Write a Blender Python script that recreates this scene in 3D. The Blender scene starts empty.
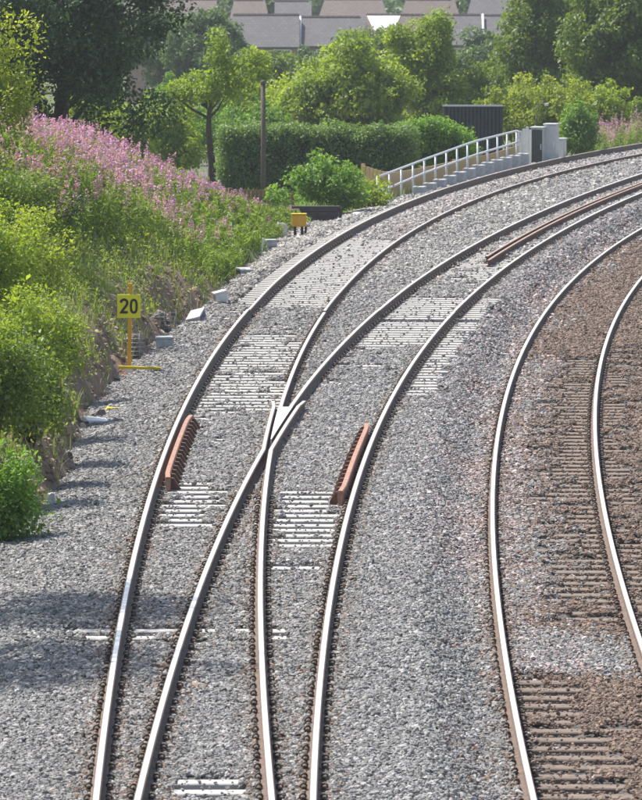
import bpy, bmesh, math, random
import numpy as np
from mathutils import Vector, Matrix
random.seed(7); RNG = np.random.default_rng(11)
S = bpy.context.scene
COL = S.collection
R = math.radians

# ------------------------------------------------------------------ camera
CAM_H = 7.388
cam = bpy.data.cameras.new('camera'); camo = bpy.data.objects.new('camera', cam); COL.objects.link(camo)
camo.location = (0, 0, CAM_H)
camo.rotation_euler = (R(90 - 4.437), 0, 0)
cam.sensor_fit = 'VERTICAL'; cam.sensor_height = 36; cam.lens = 6000 / 800 * 36
cam.clip_start = 1; cam.clip_end = 9000
cam.dof.use_dof = True; cam.dof.focus_distance = 88; cam.dof.aperture_fstop = cam.lens / 1000 / 0.022
S.camera = camo

# ------------------------------------------------------------------ light
SUN_EL, SUN_AZ = R(60), R(-54)           # azimuth from +Y (ahead), negative = to the left
w = bpy.data.worlds.new('World'); S.world = w; w.use_nodes = True
wn = w.node_tree
sky = wn.nodes.new('ShaderNodeTexSky'); sky.sky_type = 'NISHITA'; sky.sun_disc = False
sky.sun_elevation = SUN_EL; sky.sun_rotation = SUN_AZ; sky.air_density = 1.2; sky.dust_density = 2.5
bg = wn.nodes['Background']; bg.inputs[1].default_value = 0.12
wn.links.new(sky.outputs[0], bg.inputs[0])
sd = bpy.data.lights.new('sun', 'SUN'); sd.energy = 4.5; sd.angle = R(0.53); sd.color = (1, .95, .87)
so = bpy.data.objects.new('sun', sd); COL.objects.link(so)
SUN_DIR = Vector((math.sin(SUN_AZ) * math.cos(SUN_EL), math.cos(SUN_AZ) * math.cos(SUN_EL), math.sin(SUN_EL)))
so.rotation_euler = SUN_DIR.to_track_quat('Z', 'Y').to_euler()
so.location = (-20, 20, 60)
S.view_settings.view_transform = 'Standard'; S.view_settings.look = 'None'
S.view_settings.exposure = 0.6; S.view_settings.gamma = 1

# ------------------------------------------------------------------ materials
def mat(name):
    m = bpy.data.materials.new(name); m.use_nodes = True
    nt = m.node_tree; return m, nt, nt.nodes['Principled BSDF']
def ramp(nt, fac, stops):
    r = nt.nodes.new('ShaderNodeValToRGB'); e = r.color_ramp.elements
    while len(e) < len(stops): e.new(0.5)
    for k, (p, c) in enumerate(stops): e[k].position = p; e[k].color = (*c, 1)
    nt.links.new(fac, r.inputs[0]); return r.outputs[0]
def noise(nt, scale, detail=4, coord='Object', rough=.55, sc=None):
    tc = nt.nodes.new('ShaderNodeTexCoord'); n = nt.nodes.new('ShaderNodeTexNoise')
    n.inputs['Scale'].default_value = scale; n.inputs['Detail'].default_value = detail; n.inputs['Roughness'].default_value = rough
    src = tc.outputs['Object' if coord == 'World' else coord]
    if coord == 'World':
        g = nt.nodes.new('ShaderNodeNewGeometry'); src = g.outputs['Position']
    if sc:
        mp = nt.nodes.new('ShaderNodeMapping'); mp.inputs['Scale'].default_value = sc
        nt.links.new(src, mp.inputs[0]); src = mp.outputs[0]
    nt.links.new(src, n.inputs[0]); return n.outputs[0]
def bump(nt, b, h, strength=.4, dist=.02):
    n = nt.nodes.new('ShaderNodeBump'); n.inputs['Strength'].default_value = strength; n.inputs['Distance'].default_value = dist
    nt.links.new(h, n.inputs['Height']); nt.links.new(n.outputs[0], b.inputs['Normal'])
def plain(name, c1, c2, scale=6, rough=.8, metal=0, bmp=.3, dist=.01, sc=None, detail=5):
    m, nt, b = mat(name); n = noise(nt, scale, detail, sc=sc)
    nt.links.new(ramp(nt, n, [(.3, c1), (.7, c2)]), b.inputs['Base Color'])
    b.inputs['Roughness'].default_value = rough; b.inputs['Metallic'].default_value = metal
    if bmp: bump(nt, b, n, bmp, dist)
    return m
M = {}
M['concrete'] = plain('sleeper_concrete', (.34, .325, .305), (.55, .53, .50), 9, .9)
M['concrete_brown'] = plain('stained_concrete', (.135, .100, .078), (.215, .168, .135), 7, .9)
M['block'] = plain('block_concrete', (.36, .37, .38), (.52, .53, .54), 8, .9)
M['rail_head'] = plain('polished_rail_steel', (.74, .72, .70), (.90, .88, .865), 5, .40, .45, .04, .002)
M['rail_dull'] = plain('dull_rail_steel', (.58, .52, .475), (.76, .70, .65), 10, .40, .5, .05, .003)
M['rust_side'] = plain('rail_rust', (.085, .064, .052), (.20, .138, .105), 16, .85)
M['rust_orange'] = plain('fresh_rust', (.28, .135, .09), (.42, .245, .18), 12, .8)
M['rust_dark'] = plain('dark_rust', (.085, .045, .032), (.17, .08, .055), 12, .85)
M['rust_tan'] = plain('weathered_rust', (.27, .19, .145), (.43, .33, .27), 9, .7)
M['clip'] = plain('clip_iron', (.06, .05, .042), (.19, .15, .12), 30, .65, .2)
M['plate'] = plain('baseplate_iron', (.055, .042, .036), (.14, .10, .08), 18, .8)
M['yellow'] = plain('yellow_paint', (.62, .47, .01), (.72, .56, .02), 12, .5)
M['sign_yellow'] = plain('sign_yellow', (.80, .76, .015), (.86, .82, .03), 3, .45, 0, 0)
M['amber'] = plain('amber_paint', (.70, .35, .015), (.80, .43, .03), 9, .5)
M['black'] = plain('black_paint', (.012, .012, .012), (.025, .025, .025), 5, .5)
M['galv'] = plain('galvanised_steel', (.62, .63, .65), (.78, .79, .80), 20, .42, .55, .05)
M['white'] = plain('white_plastic', (.72, .73, .74), (.82, .82, .82), 5, .5)
M['wood_pale'] = plain('pale_timber', (.40, .27, .13), (.58, .42, .23), 5, .8, sc=(6, 6, 1))
M['wood_brown'] = plain('brown_timber', (.20, .125, .075), (.34, .23, .145), 5, .85, sc=(6, 6, 1))
M['wood_dark'] = plain('tarred_timber', (.035, .032, .032), (.085, .078, .075), 6, .85, sc=(1, 8, 8))
M['pole'] = plain('pole_timber', (.075, .06, .048), (.15, .12, .10), 5, .85, sc=(8, 8, 1))
M['bark'] = plain('bark', (.045, .033, .024), (.11, .08, .058), 9, .95, bmp=.7, dist=.03)
M['cab_dark'] = plain('dark_cabinet_paint', (.035, .042, .04), (.06, .07, .066), 4, .5)
M['cab_light'] = plain('light_cabinet_paint', (.48, .49, .48), (.60, .61, .60), 4, .5)
M['shed'] = plain('dark_shed_sheet', (.022, .028, .03), (.045, .055, .058), 5, .55)
M['mesh_wire'] = plain('gabion_wire', (.22, .22, .22), (.34, .34, .33), 20, .5, .5)
M['brick'] = plain('house_brick', (.26, .16, .12), (.36, .24, .18), 3, .9)
M['render'] = plain('pale_render', (.62, .60, .57), (.72, .70, .66), 2, .9)
M['ridge'] = plain('ridge_tile', (.09, .072, .066), (.13, .105, .096), 4, .85)
M['glass'] = plain('window_glass', (.04, .05, .06), (.08, .09, .10), 2, .08)
M['verge'] = plain('verge_mortar', (.62, .61, .60), (.74, .73, .72), 3, .8)

def roof_mat(name, c1, c2):
    m, nt, b = mat(name)
    tc = nt.nodes.new('ShaderNodeTexCoord'); mp = nt.nodes.new('ShaderNodeMapping')
    nt.links.new(tc.outputs['UV'], mp.inputs[0])
    br = nt.nodes.new('ShaderNodeTexBrick'); nt.links.new(mp.outputs[0], br.inputs[0])
    br.inputs['Scale'].default_value = 1; br.inputs['Brick Width'].default_value = .33; br.inputs['Row Height'].default_value = .33
    br.inputs['Mortar Size'].default_value = .022; br.inputs['Bias'].default_value = -.2; br.inputs['Color1'].default_value = (*c1, 1); br.inputs['Color2'].default_value = (*c2, 1)
    br.inputs['Mortar'].default_value = (c1[0] * .7, c1[1] * .7, c1[2] * .7, 1)
    nt.links.new(br.outputs[0], b.inputs['Base Color']); b.inputs['Roughness'].default_value = .75
    bump(nt, b, br.outputs['Fac'], -.8, .05); return m
M['roof_grey'] = roof_mat('grey_brown_tiles', (.083, .080, .086), (.118, .112, .118))
M['roof_brown'] = roof_mat('brown_tiles', (.115, .088, .077), (.15, .117, .102))
m, nt, b = mat('painted_roof_glare'); b.inputs['Base Color'].default_value = (.9, .9, .9, 1); b.inputs['Metallic'].default_value = .1; b.inputs['Roughness'].default_value = .3  # near-white colour stands in for sun glare on a roof
M['roof_glare'] = m

def leaf_mat(name, dark, light, trans=.35, rough=.5):
    m, nt, b = mat(name)
    at = nt.nodes.new('ShaderNodeAttribute'); at.attribute_name = 'tint'
    c = ramp(nt, at.outputs['Fac'], [(0, dark), (1, light)])
    nt.links.new(c, b.inputs['Base Color']); b.inputs['Roughness'].default_value = rough
    t = nt.nodes.new('ShaderNodeBsdfTranslucent')
    mx = nt.nodes.new('ShaderNodeMix'); mx.data_type = 'RGBA'; mx.blend_type = 'MULTIPLY'; mx.inputs[0].default_value = 1
    nt.links.new(c, mx.inputs[6]); mx.inputs[7].default_value = (1.5, 1.5, .55, 1)
    nt.links.new(mx.outputs[2], t.inputs[0])
    ms = nt.nodes.new('ShaderNodeMixShader'); ms.inputs[0].default_value = trans
    nt.links.new(b.outputs[0], ms.inputs[1]); nt.links.new(t.outputs[0], ms.inputs[2])
    nt.links.new(ms.outputs[0], nt.nodes['Material Output'].inputs[0]); return m
M['leaf_dark'] = leaf_mat('dark_broad_leaf', (.026, .060, .022), (.072, .14, .044), .26)
M['leaf_mid'] = leaf_mat('mid_green_leaf', (.08, .13, .027), (.215, .30, .058), .45)
M['leaf_lime'] = leaf_mat('lime_leaf', (.14, .215, .032), (.34, .425, .068), .5)
M['leaf_yellow'] = leaf_mat('yellow_green_leaf', (.15, .22, .032), (.37, .425, .078), .5)
M['leaf_fresh'] = leaf_mat('fresh_green_leaf', (.10, .20, .035), (.23, .38, .085), .45)
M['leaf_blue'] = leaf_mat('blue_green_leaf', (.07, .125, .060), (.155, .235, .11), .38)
M['leaf_hedge'] = leaf_mat('hedge_leaf', (.085, .155, .055), (.21, .315, .115), .42)
M['leaf_hedge2'] = leaf_mat('bright_hedge_leaf', (.105, .22, .026), (.22, .38, .055), .45)
M['leaf_weed'] = leaf_mat('willowherb_leaf', (.11, .18, .035), (.26, .36, .085), .45)
M['petal'] = leaf_mat('pink_petal', (.45, .17, .49), (.70, .40, .71), .3)
M['grass'] = leaf_mat('grass_blade', (.12, .17, .04), (.26, .32, .10), .4)
M['straw'] = leaf_mat('dry_grass', (.30, .25, .12), (.46, .40, .22), .3)
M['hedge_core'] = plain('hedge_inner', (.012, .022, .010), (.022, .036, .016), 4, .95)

# ground and ballast
def ground_mat():
    m, nt, b = mat('earth_and_grass')
    g = nt.nodes.new('ShaderNodeNewGeometry')
    n1 = noise(nt, .9, 6, 'World'); n2 = noise(nt, 7, 6, 'World', .7)
    soil = ramp(nt, n2, [(.25, (.11, .070, .045)), (.5, (.23, .155, .105)), (.75, (.36, .265, .19))])
    grass = ramp(nt, n2, [(.3, (.055, .085, .02)), (.7, (.15, .17, .05))])
    at = nt.nodes.new('ShaderNodeAttribute'); at.attribute_name = 'bare'
    mt = nt.nodes.new('ShaderNodeMath'); mt.operation = 'ADD'; nt.links.new(at.outputs['Fac'], mt.inputs[0])
    m2 = nt.nodes.new('ShaderNodeMath'); m2.operation = 'MULTIPLY_ADD'; nt.links.new(n1, m2.inputs[0]); m2.inputs[1].default_value = .9; m2.inputs[2].default_value = -.45
    nt.links.new(m2.outputs[0], mt.inputs[1])
    sm = nt.nodes.new('ShaderNodeMapRange'); sm.inputs[1].default_value = .35; sm.inputs[2].default_value = .6; nt.links.new(mt.outputs[0], sm.inputs[0])
    mx = nt.nodes.new('ShaderNodeMix'); mx.data_type = 'RGBA'; nt.links.new(sm.outputs[0], mx.inputs[0]); nt.links.new(grass, mx.inputs[6]); nt.links.new(soil, mx.inputs[7])
    nt.links.new(mx.outputs[2], b.inputs['Base Color']); b.inputs['Roughness'].default_value = .95
    bump(nt, b, n2, .8, .06); return m
M['ground'] = ground_mat()
m, nt, b = mat('ballast_bed'); n = noise(nt, 22, 6, 'World', .7)
nt.links.new(ramp(nt, n, [(.3, (.07, .065, .062)), (.7, (.25, .235, .225))]), b.inputs['Base Color']); b.inputs['Roughness'].default_value = .95; bump(nt, b, n, 1, .06)
M['bed'] = m
m, nt, b = mat('ballast_stone')
at = nt.nodes.new('ShaderNodeAttribute'); at.attribute_name = 'tint'; at.attribute_type = 'INSTANCER'
nt.links.new(at.outputs['Color'], b.inputs['Base Color']); b.inputs['Roughness'].default_value = .82
M['stone'] = m

# ------------------------------------------------------------------ helpers
def tag(o, label=None, cat=None, group=None, kind=None):
    if label: o['label'] = label
    if cat: o['category'] = cat
    if group: o['group'] = group
    if kind: o['kind'] = kind
    return o
def link(name, me, mats, parent=None):
    for x in (mats if isinstance(mats, (list, tuple)) else [mats]): me.materials.append(M[x] if isinstance(x, str) else x)
    o = bpy.data.objects.new(name, me); COL.objects.link(o)
    if parent: o.parent = parent
    return o
def from_bm(name, bm, mats, parent=None, smooth=False):
    me = bpy.data.meshes.new(name); bm.normal_update(); bm.to_mesh(me); bm.free()
    if smooth: me.shade_smooth()
    return link(name, me, mats, parent)
def from_np(name, v, f, mats, parent=None, tint=None, smooth=False):
    """v (n,3); f (m,k) with constant k"""
    v = np.asarray(v, np.float32); f = np.asarray(f, np.int32); k = f.shape[1]
    me = bpy.data.meshes.new(name)
    me.vertices.add(len(v)); me.vertices.foreach_set('co', v.ravel())
    me.loops.add(f.size); me.loops.foreach_set('vertex_index', f.ravel())
    me.polygons.add(len(f)); me.polygons.foreach_set('loop_start', np.arange(0, f.size, k, dtype=np.int32))
    me.update(calc_edges=True); me.validate()
    if tint is not None:
        a = me.attributes.new('tint', 'FLOAT', 'POINT'); a.data.foreach_set('value', np.asarray(tint, np.float32))
    if smooth: me.shade_smooth()
    return link(name, me, mats, parent)
def thing(name, loc, label, cat, group=None, rz=0):
    o = bpy.data.objects.new(name, None); COL.objects.link(o); o.location = loc; o.rotation_euler = (0, 0, rz)
    o.empty_display_size = .2
    return tag(o, label, cat, group)
def box(bm, x0, x1, y0, y1, z0, z1, bev=0, mtx=None, mi=0):
    vs = [bm.verts.new((x, y, z)) for x in (x0, x1) for y in (y0, y1) for z in (z0, z1)]
    if mtx: bmesh.ops.transform(bm, matrix=mtx, verts=vs)
    fs = [bm.faces.new([vs[i] for i in q]) for q in ((0, 1, 3, 2), (4, 6, 7, 5), (0, 4, 5, 1), (2, 3, 7, 6), (0, 2, 6, 4), (1, 5, 7, 3))]
    for f_ in fs: f_.material_index = mi
    if bev:
        es = list({e for f_ in fs for e in f_.edges})
        bmesh.ops.bevel(bm, geom=es, offset=bev, segments=1, affect='EDGES', profile=.5)
def boxo(name, dims, mats, parent=None, bev=0, mtx=None):
    bm = bmesh.new(); box(bm, *dims, bev=bev, mtx=mtx); bmesh.ops.recalc_face_normals(bm, faces=bm.faces)
    return from_bm(name, bm, mats, parent)
def tube(bm, pts, rads, n=8, cap=True):
    pts = [Vector(p) for p in pts]; rings = []
    for i, p in enumerate(pts):
        d = (pts[min(i + 1, len(pts) - 1)] - pts[max(i - 1, 0)]).normalized()
        a = d.cross(Vector((0, 0, 1)) if abs(d.z) < .95 else Vector((1, 0, 0))).normalized(); c = d.cross(a)
        r = rads[i] if hasattr(rads, '__len__') else rads
        rings.append([bm.verts.new(p + (a * math.cos(t) + c * math.sin(t)) * r) for t in [2 * math.pi * k / n for k in range(n)]])
    for q, s in zip(rings, rings[1:]):
        for k in range(n): bm.faces.new((q[k], q[(k + 1) % n], s[(k + 1) % n], s[k]))
    if cap: bm.faces.new(rings[0][::-1]); bm.faces.new(rings[-1])
def tubeo(name, pts, rads, mats, parent=None, n=8):
    bm = bmesh.new(); tube(bm, pts, rads, n); bmesh.ops.recalc_face_normals(bm, faces=bm.faces); return from_bm(name, bm, mats, parent, True)
def vnoise(x, y, seed=0):
    """smooth value noise, numpy"""
    x = np.asarray(x, float); y = np.asarray(y, float)
    xi = np.floor(x).astype(np.int64); yi = np.floor(y).astype(np.int64); fx = x - xi; fy = y - yi
    fx = fx * fx * (3 - 2 * fx); fy = fy * fy * (3 - 2 * fy)
    def h(a, c):
        n = (a * 374761393 + c * 668265263 + seed * 1442695041) & 0x7fffffff
        n = ((n ^ (n >> 13)) * 1274126177) & 0x7fffffff
        return ((n ^ (n >> 16)) & 0xffff) / 65535.
    return (h(xi, yi) * (1 - fx) + h(xi + 1, yi) * fx) * (1 - fy) + (h(xi, yi + 1) * (1 - fx) + h(xi + 1, yi + 1) * fx) * fy
def fbm(x, y, seed=0, o=3):
    return sum(vnoise(x * 2 ** k, y * 2 ** k, seed + k) * .5 ** k for k in range(o)) / sum(.5 ** k for k in range(o))

# ------------------------------------------------------------------ track alignment (plan curves, metres)
KN = np.array([50, 75, 100, 125, 150, 175, 200, 225.])
AL = {1: (-0.899564, -0.028369, [0.000608, 0.000892, 0.001146, 0.001366, 0.001845, 0.002645, 0.003527, 0.004411]),
      2: (-0.801153, -0.007006, [0.000936, 0.001105, 0.001326, 0.001431, 0.00136, 0.001339, 0.001323, 0.001306]),
      3: (2.713953, -0.010026, [0.000887, 0.001038, 0.001226, 0.001483, 0.00171, 0.001936, 0.002163, 0.00239])}
GR = np.arange(40, 262, .5); TX, TS = {}, {}
for k, (x0, s0, c) in AL.items():
    c = np.interp(GR, KN, c); s = s0 + np.concatenate([[0], np.cumsum((c[1:] + c[:-1]) / 4)])
    TX[k] = x0 + np.concatenate([[0], np.cumsum((s[1:] + s[:-1]) / 4)]); TS[k] = s
def tx(k, Y): return np.interp(Y, GR, TX[k])
def ts(k, Y): return np.interp(Y, GR, TS[k])
Z3 = -0.336
def cant(k, Y):
    return np.interp(Y, [100, 200], [.05, .084]) if k == 1 else np.interp(Y, [100, 200], [.019, .0105]) if k == 2 else 0 * np.asarray(Y, float)
def trackz(k): return Z3 if k == 3 else 0.
G = .7525
def rail_pt(k, side, Y, off=0.):
    """plan position of a rail (side -1 left, +1 right) beside centre-line station Y; off = extra offset to the right"""
    s = ts(k, Y); n = math.sqrt(1 + s * s); o = side * G + off
    return Vector((tx(k, Y) + o / n, Y - o * s / n, trackz(k) - side * cant(k, Y) / 2))
def rail_x(k, side, Y): return tx(k, Y) + side * G * np.sqrt(1 + ts(k, Y) ** 2)

# ------------------------------------------------------------------ terrain
TOE_Y = [40, 71, 74.5, 78, 83, 88, 95, 100.6, 109, 121, 130, 147.5, 158, 164, 169, 196.5, 215.6, 240, 300, 3000]
TOE_X = [-4.9, -4.7, -4.25, -3.8, -3.5, -3.65, -3.65, -3.5, -3.25, -2.3, -1.95, -1.2, -.6, .55, 1.6, 6.75, 11.4, 19, 40, 900]
def toe(Y): return np.interp(Y, TOE_Y, TOE_X)
def smooth(t): t = np.clip(t, 0, 1); return t * t * (3 - 2 * t)
def terrain(X, Y):
    X = np.asarray(X, float); Y = np.asarray(Y, float)
    d = toe(Y) - X + (fbm(Y * .7, X * 1.2, 5) - .5) * .75
    hs = np.interp(Y, [72, 80, 90, 100, 112, 120, 126, 132], [0, .2, .40, .5, .55, .5, .2, 0]) * (.55 + .9 * fbm(Y * .45, X * 0, 15))
    hc = np.interp(Y, [40, 100, 120, 135, 150, 162, 175, 200, 240], [3.2, 3.0, 2.8, 2.0, .6, -.1, -.5, -.8, -.9])
    dd = np.maximum(d, 0)
    bank = np.minimum(hs * smooth(dd / .65) + .74 * np.maximum(dd - .15, 0), np.maximum(hc, 0)) + np.minimum(hc, 0) * smooth(dd / 1.2)
    z = -.30 + np.where(d > 0, bank + .08 * smooth(dd / .2), 0)
    near = np.exp(-np.maximum(-d, 0) * 2)
    z = z + (fbm(X * 1.6, Y * 1.6, 21) - .5) * .16 * smooth(dd / .5) * np.interp(Y, [200, 260], [1, .2])
    z = z + (fbm(X * 6, Y * 6, 31) - .5) * .07 * smooth(dd / .3) * np.interp(Y, [128, 140], [1, 0])
    z = np.where(X > toe(Y), z - .45 * smooth((X - tx(3, Y) + 2.4) / 1.2) * (Y < 262), z)
    return z - np.interp(Y, [240, 440, 600, 3000], [0, 5.2, 5.5, 6])
def tz(x, y): return float(terrain(x, y))

def grid_sheet(name, xs, ys, zf, mats, bare=None):
    Xg, Yg = np.meshgrid(xs, ys); Zg = zf(Xg, Yg); nx, ny = len(xs), len(ys)
    i = np.arange(nx * ny).reshape(ny, nx)
    f = np.stack([i[:-1, :-1], i[:-1, 1:], i[1:, 1:], i[1:, :-1]], -1).reshape(-1, 4)
    o = from_np(name, np.stack([Xg, Yg, Zg], -1).reshape(-1, 3), f, mats, smooth=True)
    if bare is not None:
        a = o.data.attributes.new('bare', 'FLOAT', 'POINT'); a.data.foreach_set('value', bare(Xg, Yg).ravel().astype(np.float32))
    return o
xs = np.concatenate([[-2500, -800, -300, -120, -60, -30, -20], np.arange(-14, -7, .5), np.arange(-7, 0, .1), np.arange(0, 16, .5), [17, 19, 22, 26, 32, 45, 70, 120, 300, 800, 2500]])
ys = np.concatenate([[-300, -60, 0, 30], np.arange(40, 60, 1.), np.arange(60, 170, .25), np.arange(170, 262, .8), [264, 270, 280, 300, 330, 370, 410, 450, 500, 600, 800, 1200, 2000, 4500]])
def bare(X, Y):
    d = toe(Y) - X
    b = np.interp(Y, [66, 78, 118, 128, 136], [.1, .65, .78, .42, .05]) * np.clip(1.2 - d / 1.2, 0, 1)
    return np.where(d < .0, .9, b) * (Y < 236)
tag(grid_sheet('ground', xs, ys, terrain, 'ground', bare), kind='structure')

# patches where the sleepers lie bare: (x-left fn, x-right fn, Y0, Y1, strength)
A_ = lambda Y: rail_x(1, -1, Y); C_ = lambda Y: rail_x(1, 1, Y); B_ = lambda Y: rail_x(2, -1, Y); D_ = lambda Y: rail_x(2, 1, Y)
E_ = lambda Y: rail_x(3, -1, Y); F_ = lambda Y: rail_x(3, 1, Y)
PATCH = [(A_, 0.0, C_, 0.0, 121.5, 149, 1.0), (A_, -.75, A_, 0, 122, 147, .85), (A_, 0, C_, 0, 95, 113.5, .66), (A_, 0, C_, 0, 84, 122, .36), (B_, 0, D_, 0, 96, 152, .38), (A_, -.7, A_, 0, 112, 122, .4),
         (A_, .15, A_, .85, 76, 82.6, .85), (A_, -.62, A_, .5, 63.6, 65.6, .74), (B_, -.35, B_, .45, 63.7, 65.5, .78), (C_, -.2, C_, .45, 63.7, 65.5, .7), (B_, .2, B_, .85, 52.2, 53.7, .9),
         (C_, .15, C_, .95, 73.5, 81.5, .8), (C_, .15, C_, .8, 70.8, 72.2, .85), (B_, 0, D_, 0, 110, 125, .95), (B_, 0, D_, -.3, 104, 110, .5),
         (B_, 0, D_, 0, 128, 152, .55), (B_, .5, D_, 0, 131, 138, .9), (D_, .0, D_, .68, 98, 125, .8), (C_, -.9, C_, 0, 86, 88, .3)]
PATCH3 = [(F_, -.85, F_, 0, 68, 112, .66), (F_, -.45, F_, 0, 72, 106, .85), (F_, 0, F_, .6, 64, 115, .62), (E_, 0, E_, .85, 50, 63.8, .72), (E_, 0, E_, .4, 50, 63.8, .85), (E_, .5, F_, .4, 50, 60, .42), (E_, 0, F_, 0, 112, 160, .3)]
def exposure(X, Y, patches):
    e = np.zeros_like(X); row_ = np.floor((Y - 43.9) / .65)
    for a, ao, c, co, y0, y1, st in patches:
        l = a(Y) + ao + (vnoise(row_ * 5.7, row_ * 0 + y0, 91) - .5) * .55 * (abs(ao) > .05); r = c(Y) + co + (vnoise(row_ * 6.3, row_ * 0 + y1, 93) - .5) * .55 * (abs(co) > .05)
        m_ = smooth((X - l) / .2 + .5) * smooth((r - X) / .2 + .5) * smooth((Y - y0) / 1.3 + .5) * smooth((y1 - Y) / 1.3 + .5)
        e = np.maximum(e, m_ * st)
    row = np.floor((Y - 43.9) / .65); n = .35 * fbm(X * 1.3, Y * .5, 77) + .45 * vnoise(X * 2.6 + row * 17.3, row * 3.1, 79) + .2 * fbm(X * 6, Y * 1.6, 78)
    return smooth((e - .95 * n - .05) / .16 + .3)
def bed_z(X, Y):
    """height of the ballast between and around the sleepers (stones lie on this)"""
    t3 = smooth((X - (tx(3, Y) - 1.75)) / .7)                       # 1 inside the lower brown-ballasted track
    e = np.maximum(exposure(X, Y, PATCH) * (t3 < .5), exposure(X, Y, PATCH3) * (t3 >= .5))
    z = -.168 + .012 * (fbm(X * 2, Y * 2, 3) - .5) * 2
    out = smooth((rail_x(1, -1, Y) - .9 - X) / .8)                  # shoulder falls away to the cess
    z = z - .10 * out + .05 * (fbm(X * .8, Y * .8, 9) - .5) * out
    z = z - .075 * e
    return z + t3 * Z3 + .03 * t3
def bed_sheet_z(X, Y):
    z = bed_z(X, Y) - .018
    return z - .6 * smooth((toe(Y) - X - .05) / .5) - 1.0 * smooth((X - 29) / 2)
xs = np.concatenate([np.arange(-4.6, 12, .12), np.arange(12, 31.5, .75)])
ys = np.concatenate([np.arange(36, 160, .30), np.arange(160, 236, .6)])
tag(grid_sheet('ballast_bed', xs, ys, bed_sheet_z, 'bed'), kind='structure')

# ------------------------------------------------------------------ ballast stones (uncountable: instanced on points)
def ballast(name, pts, scale, tint, label):
    me = bpy.data.meshes.new(name); n = len(pts)
    me.vertices.add(n); me.vertices.foreach_set('co', pts.astype(np.float32).ravel())
    a = me.attributes.new('size', 'FLOAT_VECTOR', 'POINT'); a.data.foreach_set('vector', scale.astype(np.float32).ravel())
    rot = RNG.uniform(0, 6.283, (n, 3)) * np.array([.12, .12, 1])
    a = me.attributes.new('turn', 'FLOAT_VECTOR', 'POINT'); a.data.foreach_set('vector', rot.astype(np.float32).ravel())
    a = me.attributes.new('tint', 'FLOAT_COLOR', 'POINT'); a.data.foreach_set('color', np.c_[tint, np.ones(n)].astype(np.float32).ravel())
    o = link(name, me, 'stone')
    ng = bpy.data.node_groups.new(name, 'GeometryNodeTree')
    ng.interface.new_socket('Geometry', in_out='INPUT', socket_type='NodeSocketGeometry'); ng.interface.new_socket('Geometry', in_out='OUTPUT', socket_type='NodeSocketGeometry')
    N = ng.nodes.new; L = ng.links.new
    gi, go = N('NodeGroupInput'), N('NodeGroupOutput')
    join = N('GeometryNodeJoinGeometry')
    g2i = N('GeometryNodeGeometryToInstance')
    for v in range(4):
        ico = N('GeometryNodeMeshIcoSphere'); ico.inputs['Radius'].default_value = 1; ico.inputs['Subdivisions'].default_value = 1 if v % 2 else 2
        sp = N('GeometryNodeSetPosition'); nz = N('ShaderNodeTexNoise'); nz.noise_dimensions = '4D'
        nz.inputs['W'].default_value = v * 7.3; nz.inputs['Scale'].default_value = .9; nz.inputs['Detail'].default_value = 1
        sub = N('ShaderNodeVectorMath'); sub.operation = 'SUBTRACT'; sub.inputs[1].default_value = (.5, .5, .5)
        mul = N('ShaderNodeVectorMath'); mul.operation = 'SCALE'; mul.inputs['Scale'].default_value = 2.2
        L(nz.outputs['Color'], sub.inputs[0]); L(sub.outputs[0], mul.inputs[0]); L(mul.outputs[0], sp.inputs['Offset'])
        L(ico.outputs[0], sp.inputs[0])
        sm = N('GeometryNodeSetMaterial'); sm.inputs['Material'].default_value = M['stone']; L(sp.outputs[0], sm.inputs[0])
        gg = N('GeometryNodeGeometryToInstance'); L(sm.outputs[0], gg.inputs[0]); L(gg.outputs[0], join.inputs[0])
    def attr(nm, t):
        q = N('GeometryNodeInputNamedAttribute'); q.data_type = t; q.inputs['Name'].default_value = nm; return q.outputs['Attribute']
    iop = N('GeometryNodeInstanceOnPoints'); iop.inputs['Pick Instance'].default_value = True
    L(gi.outputs[0], iop.inputs['Points']); L(join.outputs[0], iop.inputs['Instance'])
    L(attr('turn', 'FLOAT_VECTOR'), iop.inputs['Rotation']); L(attr('size', 'FLOAT_VECTOR'), iop.inputs['Scale'])
    L(iop.outputs[0], go.inputs[0])
    md = o.modifiers.new('scatter', 'NODES'); md.node_group = ng
    return tag(o, label, 'ballast', kind='stuff')

def sample(y0, y1, dens):
    xl = lambda Y: np.maximum(toe(Y) - .15, -.0535 * Y - 1.5); xr = lambda Y: np.minimum(.0535 * Y + 2.5, tx(3, Y) + 7)
    w0 = max(float(np.max(xr(np.array([y0, y1])) - xl(np.array([y0, y1])))), 1) + 1.5
    n = int(w0 * (y1 - y0) * dens); Y = RNG.uniform(y0, y1, n); X = RNG.uniform(float(min(xl(np.array([y0, y1])))) - .5, float(max(xr(np.array([y0, y1])))) + .5, n)
    k = (X > xl(Y)) & (X < xr(Y)); return X[k], Y[k]
PX, PY, PS = [], [], []
for y0, y1, dn, sz in [(46, 60, 950, .0182), (60, 75, 800, .0192), (75, 90, 620, .0205), (90, 110, 440, .0225), (110, 130, 300, .025), (130, 150, 220, .0275), (150, 180, 150, .031), (180, 228, 85, .037)]:
    X, Y = sample(y0, y1, dn); PX.append(X); PY.append(Y); PS.append(np.full(len(X), sz))
X = np.concatenate(PX); Y = np.concatenate(PY); sz = np.concatenate(PS)
t3 = smooth((X - (tx(3, Y) - 1.75)) / .7); Zb = bed_z(X, Y)
e = np.maximum(exposure(X, Y, PATCH) * (t3 < .5), exposure(X, Y, PATCH3) * (t3 >= .5))
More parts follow.
